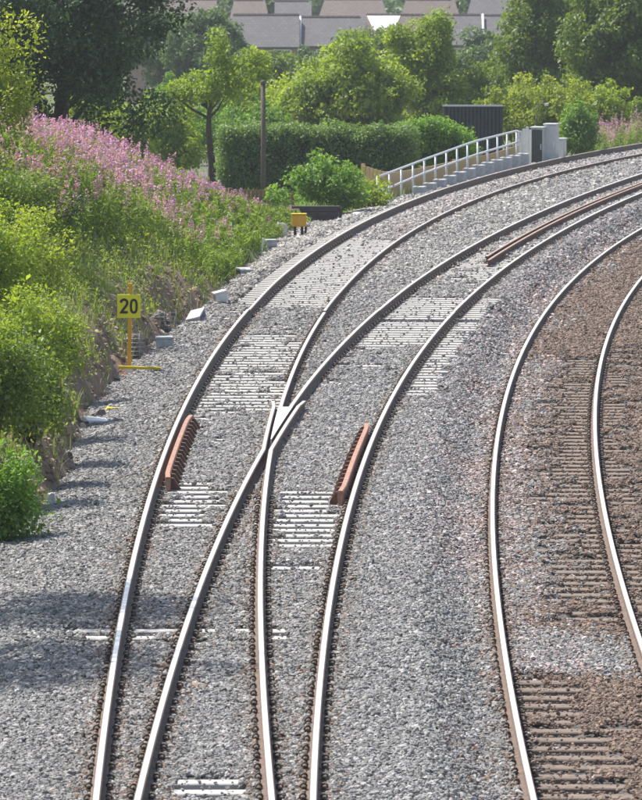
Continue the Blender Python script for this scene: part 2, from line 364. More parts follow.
# keep stones off the rails and sparse where sleepers lie bare
near = np.min([np.abs(X - rail_x(k, s, Y)) for k in (1, 2, 3) for s in (-1, 1)], axis=0)
keep = (near > .085) & (RNG.random(len(X)) > .55 * e) & (X > toe(Y) - .35 + .3 * fbm(X, Y, 4))
X, Y, sz, Zb, e, t3 = [q[keep] for q in (X, Y, sz, Zb, e, t3)]; n = len(X)
sz = .94 * sz * np.exp(RNG.normal(0, .28, n)) * np.where(e > .5, .75, 1)
scale = np.stack([sz * RNG.uniform(.75, 1.35, n), sz * RNG.uniform(.75, 1.35, n), sz * RNG.uniform(.5, .85, n)], 1)
stray = (e > .5) & (RNG.random(n) < .12); Zb = np.where(stray, Zb + .085, Zb)
pts = np.stack([X, Y, Zb + .2 * sz + RNG.uniform(-.006, .010, n)], 1)
# colours of the stone itself: clean grey granite, dusty cess, pink spill and old rust-stained ballast
val = np.clip(np.exp(RNG.normal(0, .35, n)), .38, 1.9)[:, None]
grey = np.array([.238, .231, .223]) * val; pink = np.array([.345, .285, .275]) * val; brown = np.array([.172, .120, .090]) * val; dust = np.array([.36, .335, .305]) * val
u = X - tx(3, Y); nz_ = fbm(X * .9, Y * .35, 50); r_ = RNG.random(n)
pb = np.interp(u, [-.75, -.4, .1, .5, .8, 1.2], [.10, .45, .72, .94, .97, .98]) + (nz_ - .5) * .9 * (u < .8)
Yn = Y + (fbm(X * 1.5, Y * .8, 55) - .5) * 3; pb = pb + .45 * smooth((64.6 - Yn) / 2.2) * (u > -.72) - .8 * smooth((Yn - 62.6) / 2) * smooth((68.4 - Yn) / 2.4) * (u < .9) * (u > -.75) + .4 * (Y > 112) * (u > -.7)
pp = .75 * np.exp(-((u + 1.0) / .75) ** 2) * smooth((Y - 66) / 12) + .35 * ((u > -.75) & (u < .3)) * (nz_ > .35) + .35 * ((X > A_(Y)) & (X < C_(Y)) & (Y > 140))
pp = pp * np.clip(nz_ * 2.2 - .35, 0, 1.2)
pdz = .75 * smooth((A_(Y) - X - .3) / 1.2) * smooth((Y - 100) / 25) + .5 * smooth((Y - 120) / 20) * (X < D_(Y))
tint = grey.copy(); s_ = r_ < pdz; tint[s_] = dust[s_]
r2 = RNG.random(n); s_ = r2 < pp; tint[s_] = pink[s_]; r3 = RNG.random(n); s_ = (r3 < pb) & (t3 > .3); tint[s_] = brown[s_]
nr_ = np.min([np.abs(X - rail_x(k, s, Y)) for k in (1, 2, 3) for s in (-1, 1)], axis=0)        # rust shed beside the rails
s_ = RNG.random(n) < .38 * np.exp(-(nr_ / .20) ** 2); tint[s_] = (np.array([.185, .125, .092]) * val)[s_]
old = (t3 > .5) & (u > -.72)
ballast('grey_ballast', pts[~old], scale[~old], tint[~old], 'clean grey crushed stone ballast around the two converging tracks')
ballast('brown_ballast', pts[old], scale[old], tint[old], 'old rust-brown crushed stone ballast inside and beyond the brown-ballasted track')

# ------------------------------------------------------------------ rails
PROFILE = [(-.036, 0, 0), (.036, 0, 1), (.036, -.034, 1), (.010, -.050, 1), (.010, -.120, 1), (.030, -.138, 1), (.070, -.148, 1), (.070, -.159, 1),
           (-.070, -.159, 1), (-.070, -.148, 1), (-.030, -.138, 1), (-.010, -.120, 1), (-.010, -.050, 1), (-.036, -.034, 1)]
PROFILE = [(-.025, 0), (.025, 0), (.036, -.010), (.036, -.034), (.010, -.050), (.010, -.120), (.030, -.138), (.070, -.148), (.070, -.159),
           (-.070, -.159), (-.070, -.148), (-.030, -.138), (-.010, -.120), (-.010, -.050), (-.036, -.034), (-.036, -.010)]
def sweep(name, pts, mats, parent, prof=PROFILE, shiny=(0,)):
    bm = bmesh.new(); n = len(prof); rings = []
    for i, p in enumerate(pts):
        d = pts[min(i + 1, len(pts) - 1)] - pts[max(i - 1, 0)]; d.z = 0; d.normalize(); rt = Vector((d.y, -d.x, 0))
        rings.append([bm.verts.new(p + rt * a + Vector((0, 0, c))) for a, c in prof])
    for q, s in zip(rings, rings[1:]):
        for k in range(n):
            f_ = bm.faces.new((q[k], s[k], s[(k + 1) % n], q[(k + 1) % n])); f_.material_index = 0 if k in shiny else 1
    bm.faces.new(rings[0]).material_index = 1; bm.faces.new(rings[-1][::-1]).material_index = 1
    bmesh.ops.recalc_face_normals(bm, faces=bm.faces)
    return from_bm(name, bm, mats, parent)
def rail_path(k, side, y0, y1, off=0., dz=0.):
    q = []
    for Y in np.linspace(y0, y1, max(2, int((y1 - y0) / .9) + 1)):
        p = rail_pt(k, side, float(Y), off); p.z += dz; q.append(p)
    return q
HEAD = ['rail_head', 'rust_side']

# fastening: baseplate, shoulders and two sprung clips, baked many times into one part per track
def clip_mesh():
    bm = bmesh.new()
    box(bm, -.155, .155, -.08, .08, -.172, -.158, mi=1)
    for s in (-1, 1):
        box(bm, s * .075, s * .125, -.045, .045, -.160, -.120)
        q = [(s * (.105 + .040 * math.cos(a)), -.03 + .012 * k, -.118 + .034 * math.sin(a)) for k, a in enumerate([-.3, .6, 1.4, 2.2, 3.0, 3.9])]
        tube(bm, q, .014, 5)
        tube(bm, [(s * .06, -.06, -.138), (s * .10, -.065, -.115), (s * .135, -.03, -.132), (s * .14, .03, -.142), (s * .11, .055, -.122), (s * .065, .05, -.138)], .011, 5)
    bmesh.ops.recalc_face_normals(bm, faces=bm.faces); bmesh.ops.triangulate(bm, faces=bm.faces)
    v = np.array([x.co[:] for x in bm.verts]); bm.verts.index_update()
    f = np.array([[x.index for x in q.verts] for q in bm.faces]); mi = np.array([q.material_index for q in bm.faces]); bm.free(); return v, f, mi
CV, CF, CM = clip_mesh(); CV = np.where(np.abs(CV[:, :1]) > .05, np.c_[np.sign(CV[:, 0]) * (np.abs(CV[:, 0]) * .72 + .018), CV[:, 1] * .8, -.16 + (CV[:, 2] + .16) * .8], CV)
def fastenings(parent, seats, name='rail_fastenings'):
    V, F, MI = [], [], []
    for i, (p, ang) in enumerate(seats):
        c, s = math.cos(ang), math.sin(ang); v = CV * np.array([1, 1, 1 + .1 * random.uniform(-1, 1)])
        V.append(np.stack([v[:, 0] * c - v[:, 1] * s + p[0], v[:, 0] * s + v[:, 1] * c + p[1], v[:, 2] + p[2]], 1)); F.append(CF + i * len(CV)); MI.append(CM)
    o = from_np(name, np.concatenate(V), np.concatenate(F), ['clip', 'plate'], parent)
    o.data.polygons.foreach_set('material_index', np.concatenate(MI).astype(np.int32)); o['kind'] = 'stuff'; return o
bmS = bmesh.new(); box(bmS, -.5, .5, -.135, .135, -.20, 0, bev=.012); bmesh.ops.recalc_face_normals(bmS, faces=bmS.faces)
SLEEP = bpy.data.meshes.new('sleeper'); bmS.to_mesh(SLEEP); bmS.free(); SLEEP.materials.append(M['concrete'])
SLEEP_B = SLEEP.copy(); SLEEP_B.materials[0] = M['concrete_brown']
def sleeper(parent, x, y, z, length, rz, tilt, me=SLEEP, name='sleeper'):
    o = bpy.data.objects.new(name, me); COL.objects.link(o); o.parent = parent
    o.location = (x, y, z - .1725); o.scale = (length, 1, 1); o.rotation_euler = (0, tilt, rz + random.uniform(-.004, .004))
    return o

# --- the turnout: four rails on long shared bearers, to the toe of the plain tracks
YJ = 118.0; PITCH = .65
turn = thing('railway_turnout', (0, 0, 0), 'railway turnout with four bright rails crossing at a frog on pale concrete bearers', 'railway turnout')
sep = lambda Y: float(rail_x(2, -1, Y) - rail_x(1, 1, Y))           # rail of the middle track minus rail of the left track
ysep = lambda s0: float(np.interp(s0, [sep(q) for q in np.arange(70, 110, .25)], np.arange(70, 110, .25)))
YK, YN, YV, YW = ysep(-.11), ysep(-.052), ysep(.155), ysep(.20)
sweep('rail', rail_path(1, -1, 42, YJ - .006), HEAD, turn)
sweep('rail', rail_path(2, 1, 42, YJ - .006), HEAD, turn)
# the two inner rails end in wing rails beside the vee
rl, rr_ = rail_path(2, -1, 42, YK), rail_path(1, 1, 42, YK)
wl = [rl[-1].copy()] + [rail_pt(1, 1, float(q), -.11) for q in np.linspace(YK + .9, YW - 1, 12)] + [rail_pt(1, 1, YW, -.15)]
wr = [rr_[-1].copy()] + [rail_pt(2, -1, float(q), .11) for q in np.linspace(YK + .9, YW - 1, 12)] + [rail_pt(2, -1, YW, .15)]
for q in rl + rr_: q.z = 0
for q in wl + wr: q.z = -.002
sweep('rail', rl, HEAD, turn); sweep('rail', rr_, HEAD, turn)
for q in (wl, wr): sweep('wing_rail', q, ['rail_dull', 'rust_side'], turn)
q1 = rail_path(1, 1, YV, YJ - .006); q2 = rail_path(2, -1, YV, YJ - .006)
for q in q1 + q2: q.z = q.z * smooth((q.y - YV) / 6)
sweep('rail', q1, HEAD, turn); sweep('rail', q2, HEAD, turn)
bm = bmesh.new(); rings = []
for q in np.linspace(YN, YV + .05, 12):
    xl, xr = rail_x(1, 1, q) - .034, rail_x(2, -1, q) + .034
    rings.append([bm.verts.new(c) for c in ((xl, q, .001), (xr, q, .001), (xr + .02, q, -.15), (xl - .02, q, -.15))])
for a, c in zip(rings, rings[1:]):
    for k in range(4): bm.faces.new((a[k], c[k], c[(k + 1) % 4], a[(k + 1) % 4])).material_index = 0 if k == 0 else 1
bm.faces.new(rings[0]); bm.faces.new(rings[-1][::-1]); bmesh.ops.recalc_face_normals(bm, faces=bm.faces)
from_bm('crossing_nose', bm, HEAD, turn)
# check rails with their bracket ribs
CHK = [(-.030, .028), (.028, .028), (.036, .016), (.036, -.05), (.03, -.155), (-.03, -.155), (-.036, -.05), (-.036, .016)]
for k, side, y0, y1, o_ in ((1, -1, 81.3, 91.9, .137), (2, 1, 79.3, 90.4, -.143)):
    sg = 1 if o_ > 0 else -1; q = []
    for t in np.linspace(0, 1, 16):
        fl = .03 * max(0, (abs(t - .5) - .42) / .08)
        q.append(rail_pt(k, side, y0 + t * (y1 - y0), o_ + sg * fl))
    for p in q: p.z = 0
    cr = sweep('check_rail', q, ['rust_orange', 'rust_orange'], turn, CHK, (0,)); cr['label'] = 'rusty check rail with bracket ribs'
    for j in range(17):
        Yr = y0 + .3 + j * (y1 - y0 - .5) / 16; p = rail_pt(k, side, Yr, o_ + sg * .045); a = -math.atan(ts(k, Yr))
        bm = bmesh.new(); vs = []
        for yy in (-.05, .05):
            vs.append([bm.verts.new((sg * c[0], yy, c[1])) for c in ((-.01, -.005), (.055, -.012), (.13, -.13), (.13, -.17), (-.01, -.17))])
        bm.faces.new(vs[0]); bm.faces.new(vs[1][::-1])
        for i in range(5): bm.faces.new((vs[0][i], vs[0][(i + 1) % 5], vs[1][(i + 1) % 5], vs[1][i]))
        bmesh.ops.recalc_face_normals(bm, faces=bm.faces); o = from_bm('bracket_rib', bm, 'rust_dark', cr); o.location = (p.x, p.y, 0); o.rotation_euler.z = a
seats = []; nb = int((YJ - 44) / PITCH)
for i in range(nb):
    Y = 44.2 + i * PITCH + random.uniform(-.02, .02)
    pa, pd = rail_pt(1, -1, Y), rail_pt(2, 1, Y); ang = -math.atan((ts(1, Y) + ts(2, Y)) / 2)
    xl, xr = pa.x - .52 - random.uniform(0, .12), pd.x + .52 + random.uniform(0, .12)
    sleeper(turn, (xl + xr) / 2, Y, 0, xr - xl, ang, 0, name='bearer')
    for k, s in ((1, -1), (2, 1)): seats.append((rail_pt(k, s, Y), -math.atan(ts(k, Y))))
    if sep(Y) < -.30 or sep(Y) > .42:
        for k, s in ((1, 1), (2, -1)): seats.append((rail_pt(k, s, Y), -math.atan(ts(k, Y))))
for i, (p, a) in enumerate(seats): p.z = 0
fastenings(turn, seats)

def plain_track(name, k, y0, y1, me, label, head=HEAD, cover=.65, ang_extra=0, clip_to=150):
    t = thing(name, (0, 0, 0), label, 'railway track', 'curved railway tracks')
    for s in (-1, 1):
        q = rail_path(k, s, y0, y1)
        for p in q: p.z = trackz(k) + (p.z - trackz(k)) * (float(smooth((p.y - y0) / 10)) if k < 3 else 1)
        sweep('rail', q, head, t)
    seats = []
    for i in range(int((y1 - y0) / PITCH)):
        Y = y0 + .3 + i * PITCH; a = -math.atan(ts(k, Y)); cz = cant(k, Y) * float(smooth((Y - y0) / 10)) if k < 3 else 0
        sleeper(t, tx(k, Y), Y, trackz(k), 2.5, a, float(math.atan2(cz, 1.5)), me)
        if Y < clip_to:
            for s in (-1, 1): p = rail_pt(k, s, Y); p.z = trackz(k) - s * cz / 2; seats.append((p, a))
    fastenings(t, seats); return t
plain_track('railway_track', 1, YJ, 226, SLEEP, 'outer track curving past the concrete block edging, dusty dull rails', ['rail_dull', 'rust_side'])
plain_track('railway_track', 2, YJ, 206, SLEEP, 'middle track curving right with rusty spare rails lying between its rails')
plain_track('railway_track', 3, 44, 170, SLEEP_B, 'brown-ballasted track of two polished rails in brown stained ballast', HEAD)

for off, y0, y1, lb in ((-.02, 138.2, 200, 'rusty spare rail lying inside the middle track, the one whose end is set further back'), (.15, 136.6, 200, 'rusty spare rail lying inside the middle track, its end jutting out furthest')):
    q = [rail_pt(2, 0, float(Y), off) for Y in np.linspace(y0, y1, 70)]
    for p in q: p.z = -.012
    o = sweep('spare_rail', q, ['rust_tan', 'rust_dark'], None); tag(o, lb, 'rail', 'spare rails laid in the middle track')
# ------------------------------------------------------------------ vegetation helpers
def leaves(P, D, size, tint, wide=.55, droop=.25, rng=RNG):
    """one folded diamond leaf per point. P (n,3), D (n,3) outward direction, size (n,)"""
    n = len(P); D = D / (np.linalg.norm(D, axis=1, keepdims=True) + 1e-9)
    ax = D * .6 + rng.normal(0, .55, (n, 3)); ax[:, 2] -= droop; ax /= np.linalg.norm(ax, axis=1, keepdims=True) + 1e-9
    up = D * .5 + rng.normal(0, .45, (n, 3)) + np.array([0, 0, .55]); sd = np.cross(ax, up); sd /= np.linalg.norm(sd, axis=1, keepdims=True) + 1e-9
    nn = np.cross(sd, ax); L = size[:, None]
    a = P - ax * L * .5; c = P + ax * L * .5; l = P + sd * L * wide * .5 + nn * L * .10; r = P - sd * L * wide * .5 + nn * L * .10
    V = np.stack([a, l, c, r], 1).reshape(-1, 3); i = np.arange(n)[:, None] * 4
    F = np.concatenate([i + [0, 1, 2], i + [0, 2, 3]], 0)
    return V, F, np.repeat(tint, 4)
def rdir(n, rng=RNG):
    d = rng.normal(0, 1, (n, 3)); return d / np.linalg.norm(d, axis=1, keepdims=True)
def clump_leaves(clumps, nper, size, rng=RNG, flat=.0):
    P, D, T = [], [], []
    for c, r, t in clumps:
        k = max(int(nper * r ** 2), 14); d = rdir(k, rng); rad = rng.uniform(.35, 1.06, (k, 1)) ** .6
        lump = 1 + .25 * np.sin(d[:, :1] * 7 + c[0] * 9) * np.cos(d[:, 1:2] * 6 + c[2] * 5)
        P.append(np.asarray(c) + d * rad * lump * np.array([r, r, r * .82])); D.append(d)
        T.append(np.clip(t + rng.normal(0, .17, k), 0, 1))
    P = np.concatenate(P); D = np.concatenate(D); T = np.concatenate(T)
    return leaves(P, D, size * np.exp(rng.normal(0, .25, len(P))), T, rng=rng)
def crown_clumps(c, r, n, cr, rng=RNG, bottom=-.75, hollow=.45):
    """clump centres spread through an uneven ellipsoid"""
    out = []; lob = rng.uniform(0, 6.28, 3)
    while len(out) < n:
        d = rdir(1, rng)[0]
        if d[2] < bottom: continue
        a = math.atan2(d[1], d[0]); k = 1 + .13 * math.sin(3 * a + lob[0]) + .10 * math.sin(5 * a + lob[1]) + .12 * math.sin(4 * d[2] + lob[2])
        rad = rng.uniform(hollow, 1) ** .5 * k
        p = np.asarray(c) + d * rad * (np.asarray(r) - cr * .6)
        out.append((p, cr * rng.uniform(.65, 1.25), float(np.clip(rng.normal(.45, .2), 0, 1))))
    return out
def tree(name, x, y, zc, rx, rz, leafm, label, group=None, n=45, cr=.7, nper=420, leaf=.11, trunk=.14, cat='tree', zb=None, extra=None, bottom=-.75, lean=0, hollow=.45, bark='bark'):
    zb = tz(x, y) if zb is None else zb
    t = thing(name, (x, y, zb), label, cat, group)
    rng = np.random.default_rng(int(abs(x) * 131 + y * 17) + 3)
    cl = crown_clumps((0, 0, zc - zb), (rx, rx, rz), n, cr, rng, bottom, hollow)
    for ex in (extra or []): cl += crown_clumps((ex[0], ex[1], ex[2] - zb), (ex[3], ex[3], ex[4]), ex[5], cr * .8, rng, -.9, hollow)
    V, F, T = clump_leaves(cl, nper, leaf, rng); from_np('crown', V, F, leafm, t, T)
    bm = bmesh.new(); top = zc - zb + rz * .45; base = -.15
    q = [(lean * (h / top) + .06 * math.sin(h * 2.1), .05 * math.cos(h * 1.7), h) for h in np.linspace(base, top, 8)]
    tube(bm, q, [trunk * (1.25 - 1.0 * i / 7.) for i in range(8)], 8)
    order = sorted(range(len(cl)), key=lambda i: -cl[i][1])[:min(14, len(cl))]
    for i in order:
        c = Vector(cl[i][0]); h0 = max(.25 * top, min(c.z - .5 * math.hypot(c.x, c.y) - .2, top * .9)); s0 = Vector((lean * h0 / top, 0, h0))
        mid = s0.lerp(c, .5) + Vector((0, 0, -.08)); tube(bm, [s0, mid, c], [trunk * .42, trunk * .28, trunk * .10], 5)
    bmesh.ops.recalc_face_normals(bm, faces=bm.faces); from_bm('trunk', bm, bark, t, True)
    return t
def bush(name, x, y, rx, h, leafm, label, group=None, n=22, cr=.4, nper=900, leaf=.07, cat='bush', ry=None, zb=None, bottom=-.25):
    zb = tz(x, y) if zb is None else zb
    t = thing(name, (x, y, zb), label, cat, group); rng = np.random.default_rng(int(abs(x) * 977 + y * 31) + 5)
    cl = crown_clumps((0, 0, h * .42), (rx, ry or rx, h * .62), n, cr, rng, bottom, .3)
    for c, r, tt in list(cl)[::2]:                                   # shoots that break the outline
        c = np.asarray(c); d = c - np.array([0, 0, h * .2]); d = d / (np.linalg.norm(d) + 1e-6); d[2] += .35
        for q in (.75, 1.05): cl.append((c + d * cr * q + rng.normal(0, .05, 3), cr * .42 / q, min(1, tt + .2)))
    V, F, T = clump_leaves(cl, nper, leaf, rng); from_np('foliage', V, F, leafm, t, T)
    bm = bmesh.new()
    for c, r, _ in cl[:9]:
        c = Vector(c); tube(bm, [(c.x * .2, c.y * .2, -.12), (c.x * .6, c.y * .6, c.z * .55), c], [.025, .018, .006], 5)
    bmesh.ops.recalc_face_normals(bm, faces=bm.faces); from_bm('stems', bm, 'bark', t, True); return t
def hedge(name, x0, x1, y, dep, z0, ztop, leafm, label, leaf=.09, cr=.30, dome=0., nper=1500):
    t = thing(name, ((x0 + x1) / 2, y, z0), label, 'hedge'); hw = (x1 - x0) / 2; H = ztop - z0; rng = np.random.default_rng(int(abs(x0) * 100 + y))
    cl = []; hz = lambda a: H * (1 - dome * abs(a) ** 2.5)
    for xx in np.arange(-hw + cr * .6, hw - cr * .5, cr * .95):
        a = xx / hw; h = hz(a) - cr * .7
        for k in range(int(h / (cr * .9)) + 1):                       # front and back faces
            zz = cr * .4 + k * cr * .9; back = .30 * dep * max(0, (zz / h) - .45)
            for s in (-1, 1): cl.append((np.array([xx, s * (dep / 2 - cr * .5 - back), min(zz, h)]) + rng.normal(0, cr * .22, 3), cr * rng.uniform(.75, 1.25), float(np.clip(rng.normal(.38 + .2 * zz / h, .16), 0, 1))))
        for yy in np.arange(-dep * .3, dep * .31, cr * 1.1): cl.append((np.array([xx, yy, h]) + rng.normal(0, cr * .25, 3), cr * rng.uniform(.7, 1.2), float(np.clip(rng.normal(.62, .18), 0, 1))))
    for s in (-1, 1):
        for yy in np.arange(-dep * .35, dep * .36, cr): 
            for zz in np.arange(cr * .4, hz(1) - cr * .5, cr): cl.append((np.array([s * (hw - cr * .4), yy, zz]) + rng.normal(0, cr * .2, 3), cr, float(np.clip(rng.normal(.45, .16), 0, 1))))
    V, F, T = clump_leaves(cl, nper, leaf, rng); from_np('foliage', V, F, leafm, t, T)
    bm = bmesh.new(); k = 14; rows = []  # solid dark core added to close see-through gaps between the leaves
    for i in range(k + 1):
        a = -1 + 2 * i / k; h = hz(a) - cr * 1.2; dd = dep / 2 - cr * 1.0
        rows.append([bm.verts.new((a * (hw - cr), yy, zz)) for yy, zz in ((-dd, -.1), (-dd * .9, h * .7), (-dd * .4, h), (dd * .4, h), (dd * .9, h * .7), (dd, -.1))])
    for a, c in zip(rows, rows[1:]):
        for j in range(5): bm.faces.new((a[j], c[j], c[j + 1], a[j + 1]))
    bm.faces.new(rows[0]); bm.faces.new(rows[-1][::-1]); bmesh.ops.recalc_face_normals(bm, faces=bm.faces)
    from_bm('hedge_filler', bm, 'hedge_core', t, True); return t

# ------------------------------------------------------------------ willowherb, weeds and grass on the bank (masses)
def willowherb(name, X, Y, H, pinkp, label):
    rng = RNG; n = len(X); Z = terrain(X, Y) - .05; lean = rng.normal(0, .10, (n, 2))
    LV, LF, LT, PV, PF, PT = [], [], [], [], [], []; nl, npn = 26, 34
    # leaves along the stem
    h = np.tile(np.linspace(.10, .80, nl), (n, 1)) + rng.normal(0, .02, (n, nl)); a = rng.uniform(0, 6.28, (n, nl))
    bx_ = X[:, None] + lean[:, :1] * h * H[:, None]; by_ = Y[:, None] + lean[:, 1:] * h * H[:, None]; bz_ = Z[:, None] + h * H[:, None]
    D = np.stack([np.cos(a), np.sin(a), .35 + 0 * a], -1).reshape(-1, 3); rad = .055
    P = np.stack([bx_ + np.cos(a) * rad, by_ + np.sin(a) * rad, bz_], -1).reshape(-1, 3)
    pt = np.repeat(np.clip(.5 + .8 * (fbm(X * 1.2, Y * .6, 61) - .5) + rng.normal(0, .12, n), 0, 1), nl)
    V, F, T = leaves(P, D, .15 * np.exp(rng.normal(0, .2, len(P))), np.clip(pt + rng.normal(0, .12, len(P)), 0, 1), .24, .05)
    # stems
    s = .006; k = np.arange(n)[:, None] * 4; top = np.stack([X + lean[:, 0] * H, Y + lean[:, 1] * H, Z + H], 1); bot = np.stack([X, Y, Z], 1)
    SV = np.stack([bot + [-s, 0, 0], bot + [s, 0, 0], top + [s * .4, 0, 0], top + [-s * .4, 0, 0]], 1).reshape(-1, 3)
    SF = np.concatenate([k + [0, 1, 2], k + [0, 2, 3]], 0)
    t = link_none = thing(name, (0, 0, 0), label, 'wildflowers'); t['kind'] = 'stuff'
    o = from_np('leaves', np.concatenate([V, SV]), np.concatenate([F, SF + len(V)]), 'leaf_weed', t, np.concatenate([T, np.full(len(SV), .35)])); o['kind'] = 'stuff'
    fl = rng.random(n) < pinkp; m_ = int(fl.sum())
    if m_:
        h = rng.uniform(.70, 1.06, (m_, npn)); a = rng.uniform(0, 6.28, (m_, npn)); rad = .050 * (1.12 - h) / .3 + .008
        Xf, Yf, Zf, Hf, lf = X[fl], Y[fl], Z[fl], H[fl], lean[fl]
        P = np.stack([Xf[:, None] + lf[:, :1] * h * Hf[:, None] + np.cos(a) * rad, Yf[:, None] + lf[:, 1:] * h * Hf[:, None] + np.sin(a) * rad, Zf[:, None] + h * Hf[:, None]], -1).reshape(-1, 3)
        D = np.stack([np.cos(a), np.sin(a), .3 + 0 * a], -1).reshape(-1, 3)
        V, F, T = leaves(P, D, .040 * np.exp(rng.normal(0, .2, len(P))), np.clip(np.repeat(rng.normal(.5, .2, m_), npn) + rng.normal(0, .15, len(P)), 0, 1), .85, .1)
        o = from_np('flower_spikes', V, F, 'petal', t, T); o['kind'] = 'stuff'
    return t
def bank_pts(n, y0, y1, d0, d1):
    Y = RNG.uniform(y0, y1, n); return toe(Y) - RNG.uniform(d0, d1, n), Y
X, Y = bank_pts(7200, 112, 163, .05, 5.0)
d = toe(Y) - X
lim = np.interp(Y, [112, 118, 124, 130, 163], [2.0, 1.5, .8, .15, .05])
k = (d > lim) & (RNG.random(len(X)) < .35 + 1.1 * fbm(X * .8, Y * .4, 41)); X, Y, d = X[k], Y[k], d[k]
hp = 1.08 * RNG.uniform(.75, 1.3, len(X)) * (.8 + .4 * fbm(X * .6, Y * .4, 44)) * np.interp(d, [0, 1, 2], [.65, .85, 1.05]) * np.interp(Y, [112, 120, 150, 163], [.9, 1, .55, .3])
dr_ = fbm(X * .9, Y * .45, 90); pk = np.clip(np.interp(d, [.4, 1.2, 2.2, 3.2], [.04, .36, .74, .9]) * np.clip((dr_ - .24) * 3.4, .08, 1.3), 0, 1)
willowherb('willowherb_stand', X, Y, hp, pk, 'tall pink-flowered willowherb covering the bank below the dark tree')
X = RNG.uniform(9.6, 14, 1100); Y = RNG.uniform(210, 220, 1100); k = X < toe(Y) - .45; X, Y = X[k], Y[k]
willowherb('willowherb_patch', X, Y, RNG.uniform(1.0, 1.75, len(X)), np.full(len(X), .7), 'pink willowherb patch beyond the outer track, beside the cabinets')

def grass_mass(name, X, Y, H, matn, label, wid=.010, cat='grass', per=5):
    n = len(X); X = np.repeat(X, per) + RNG.normal(0, .05, n * per); Y = np.repeat(Y, per) + RNG.normal(0, .05, n * per); H = np.repeat(H, per) * RNG.uniform(.5, 1.2, n * per)
    Z = terrain(X, Y) - .03; n = len(X); a = RNG.uniform(0, 6.28, n); b_ = RNG.uniform(.15, .75, n) * H
    s = np.stack([-np.sin(a), np.cos(a), 0 * a], 1) * (wid * RNG.uniform(.6, 1.4, n))[:, None]; o = np.stack([np.cos(a), np.sin(a), 0 * a], 1)
    base = np.stack([X, Y, Z], 1); mid = base + o * (b_ * .3)[:, None] + np.stack([0 * a, 0 * a, H * .62], 1); tip = base + o * b_[:, None] + np.stack([0 * a, 0 * a, H], 1)
    V = np.stack([base - s, base + s, mid + s * .8, mid - s * .8, tip], 1).reshape(-1, 3); k = np.arange(n)[:, None] * 5
    F = np.concatenate([k + [0, 1, 2], k + [0, 2, 3], k + [3, 2, 4]], 0)
    t = np.repeat(np.clip(.5 + .9 * (fbm(X * .9, Y * .5, 71) - .5) + RNG.normal(0, .2, n), 0, 1), 5)
    return tag(from_np(name, V, F, matn, None, t), label, cat, kind='stuff')
X, Y = bank_pts(12000, 66, 168, .12, 5.5); d = toe(Y) - X
bb = bare(X, Y); k = RNG.random(len(X)) > bb * 1.05; X, Y, d = X[k], Y[k], d[k]
grass_mass('bank_grass', X, Y, RNG.uniform(.15, .45, len(X)), 'grass', 'rough yellow-green grass growing on the earth bank')
X = RNG.uniform(-7, 14, 5200); Y = RNG.uniform(160, 236, 5200); k = X < toe(Y) - .3
grass_mass('verge_grass', X[k], Y[k], RNG.uniform(.15, .5, int(k.sum())), 'leaf_fresh', 'long green grass around the hedges beyond the railing', .02)
X, Y = bank_pts(110, 76, 135, -.05, 1.6)
grass_mass('dry_grass', X, Y, RNG.uniform(.15, .5, len(X)), 'straw', 'dry straw-coloured grass along the crumbling edge of the bank', .006)
# clods and stones broken out of the bare earth face
X, Y = bank_pts(9000, 77, 132, -.25, 1.5); d = toe(Y) - X; k = RNG.random(len(X)) < np.clip(bare(X, Y) * np.interp(d, [-.25, .1, .9, 1.5], [.35, 1, .8, .15]), 0, 1); X, Y = X[k], Y[k]; n = len(X)
s_ = .024 * np.exp(RNG.normal(0, .45, n)); vv = np.exp(RNG.normal(0, .3, n))[:, None] * np.where(RNG.random((n, 1)) < .5, np.array([[.23, .16, .112]]), np.array([[.32, .25, .19]]))
ballast('earth_clods', np.stack([X, Y, terrain(X, Y) + .15 * s_], 1), np.stack([s_ * 1.2, s_ * 1.1, s_ * .9], 1), vv, 'crumbled brown earth and small stones on the face of the bank')
# broad weeds on the bank face
X, Y = bank_pts(6500, 72, 128, .2, 3.6); d = toe(Y) - X; k = RNG.random(len(X)) > bare(X, Y) * .95; X, Y = X[k], Y[k]; n = len(X) * 8
P = np.stack([np.repeat(X, 8) + RNG.normal(0, .10, n), np.repeat(Y, 8) + RNG.normal(0, .10, n), np.repeat(terrain(X, Y), 8) + RNG.uniform(.02, .38, n)], 1)
D = np.c_[RNG.normal(0, 1, n), RNG.normal(0, 1, n), np.full(n, .6)]
V, F, T = leaves(P, D, (.048 * np.exp(RNG.normal(0, .35, n))), np.clip(np.repeat(RNG.normal(.45, .25, len(X)), 8) + RNG.normal(0, .15, n), 0, 1), .5)
tag(from_np('bank_weeds', V, F, 'leaf_lime', None, T), 'low leafy weeds scattered over the face of the earth bank', 'weeds', kind='stuff')

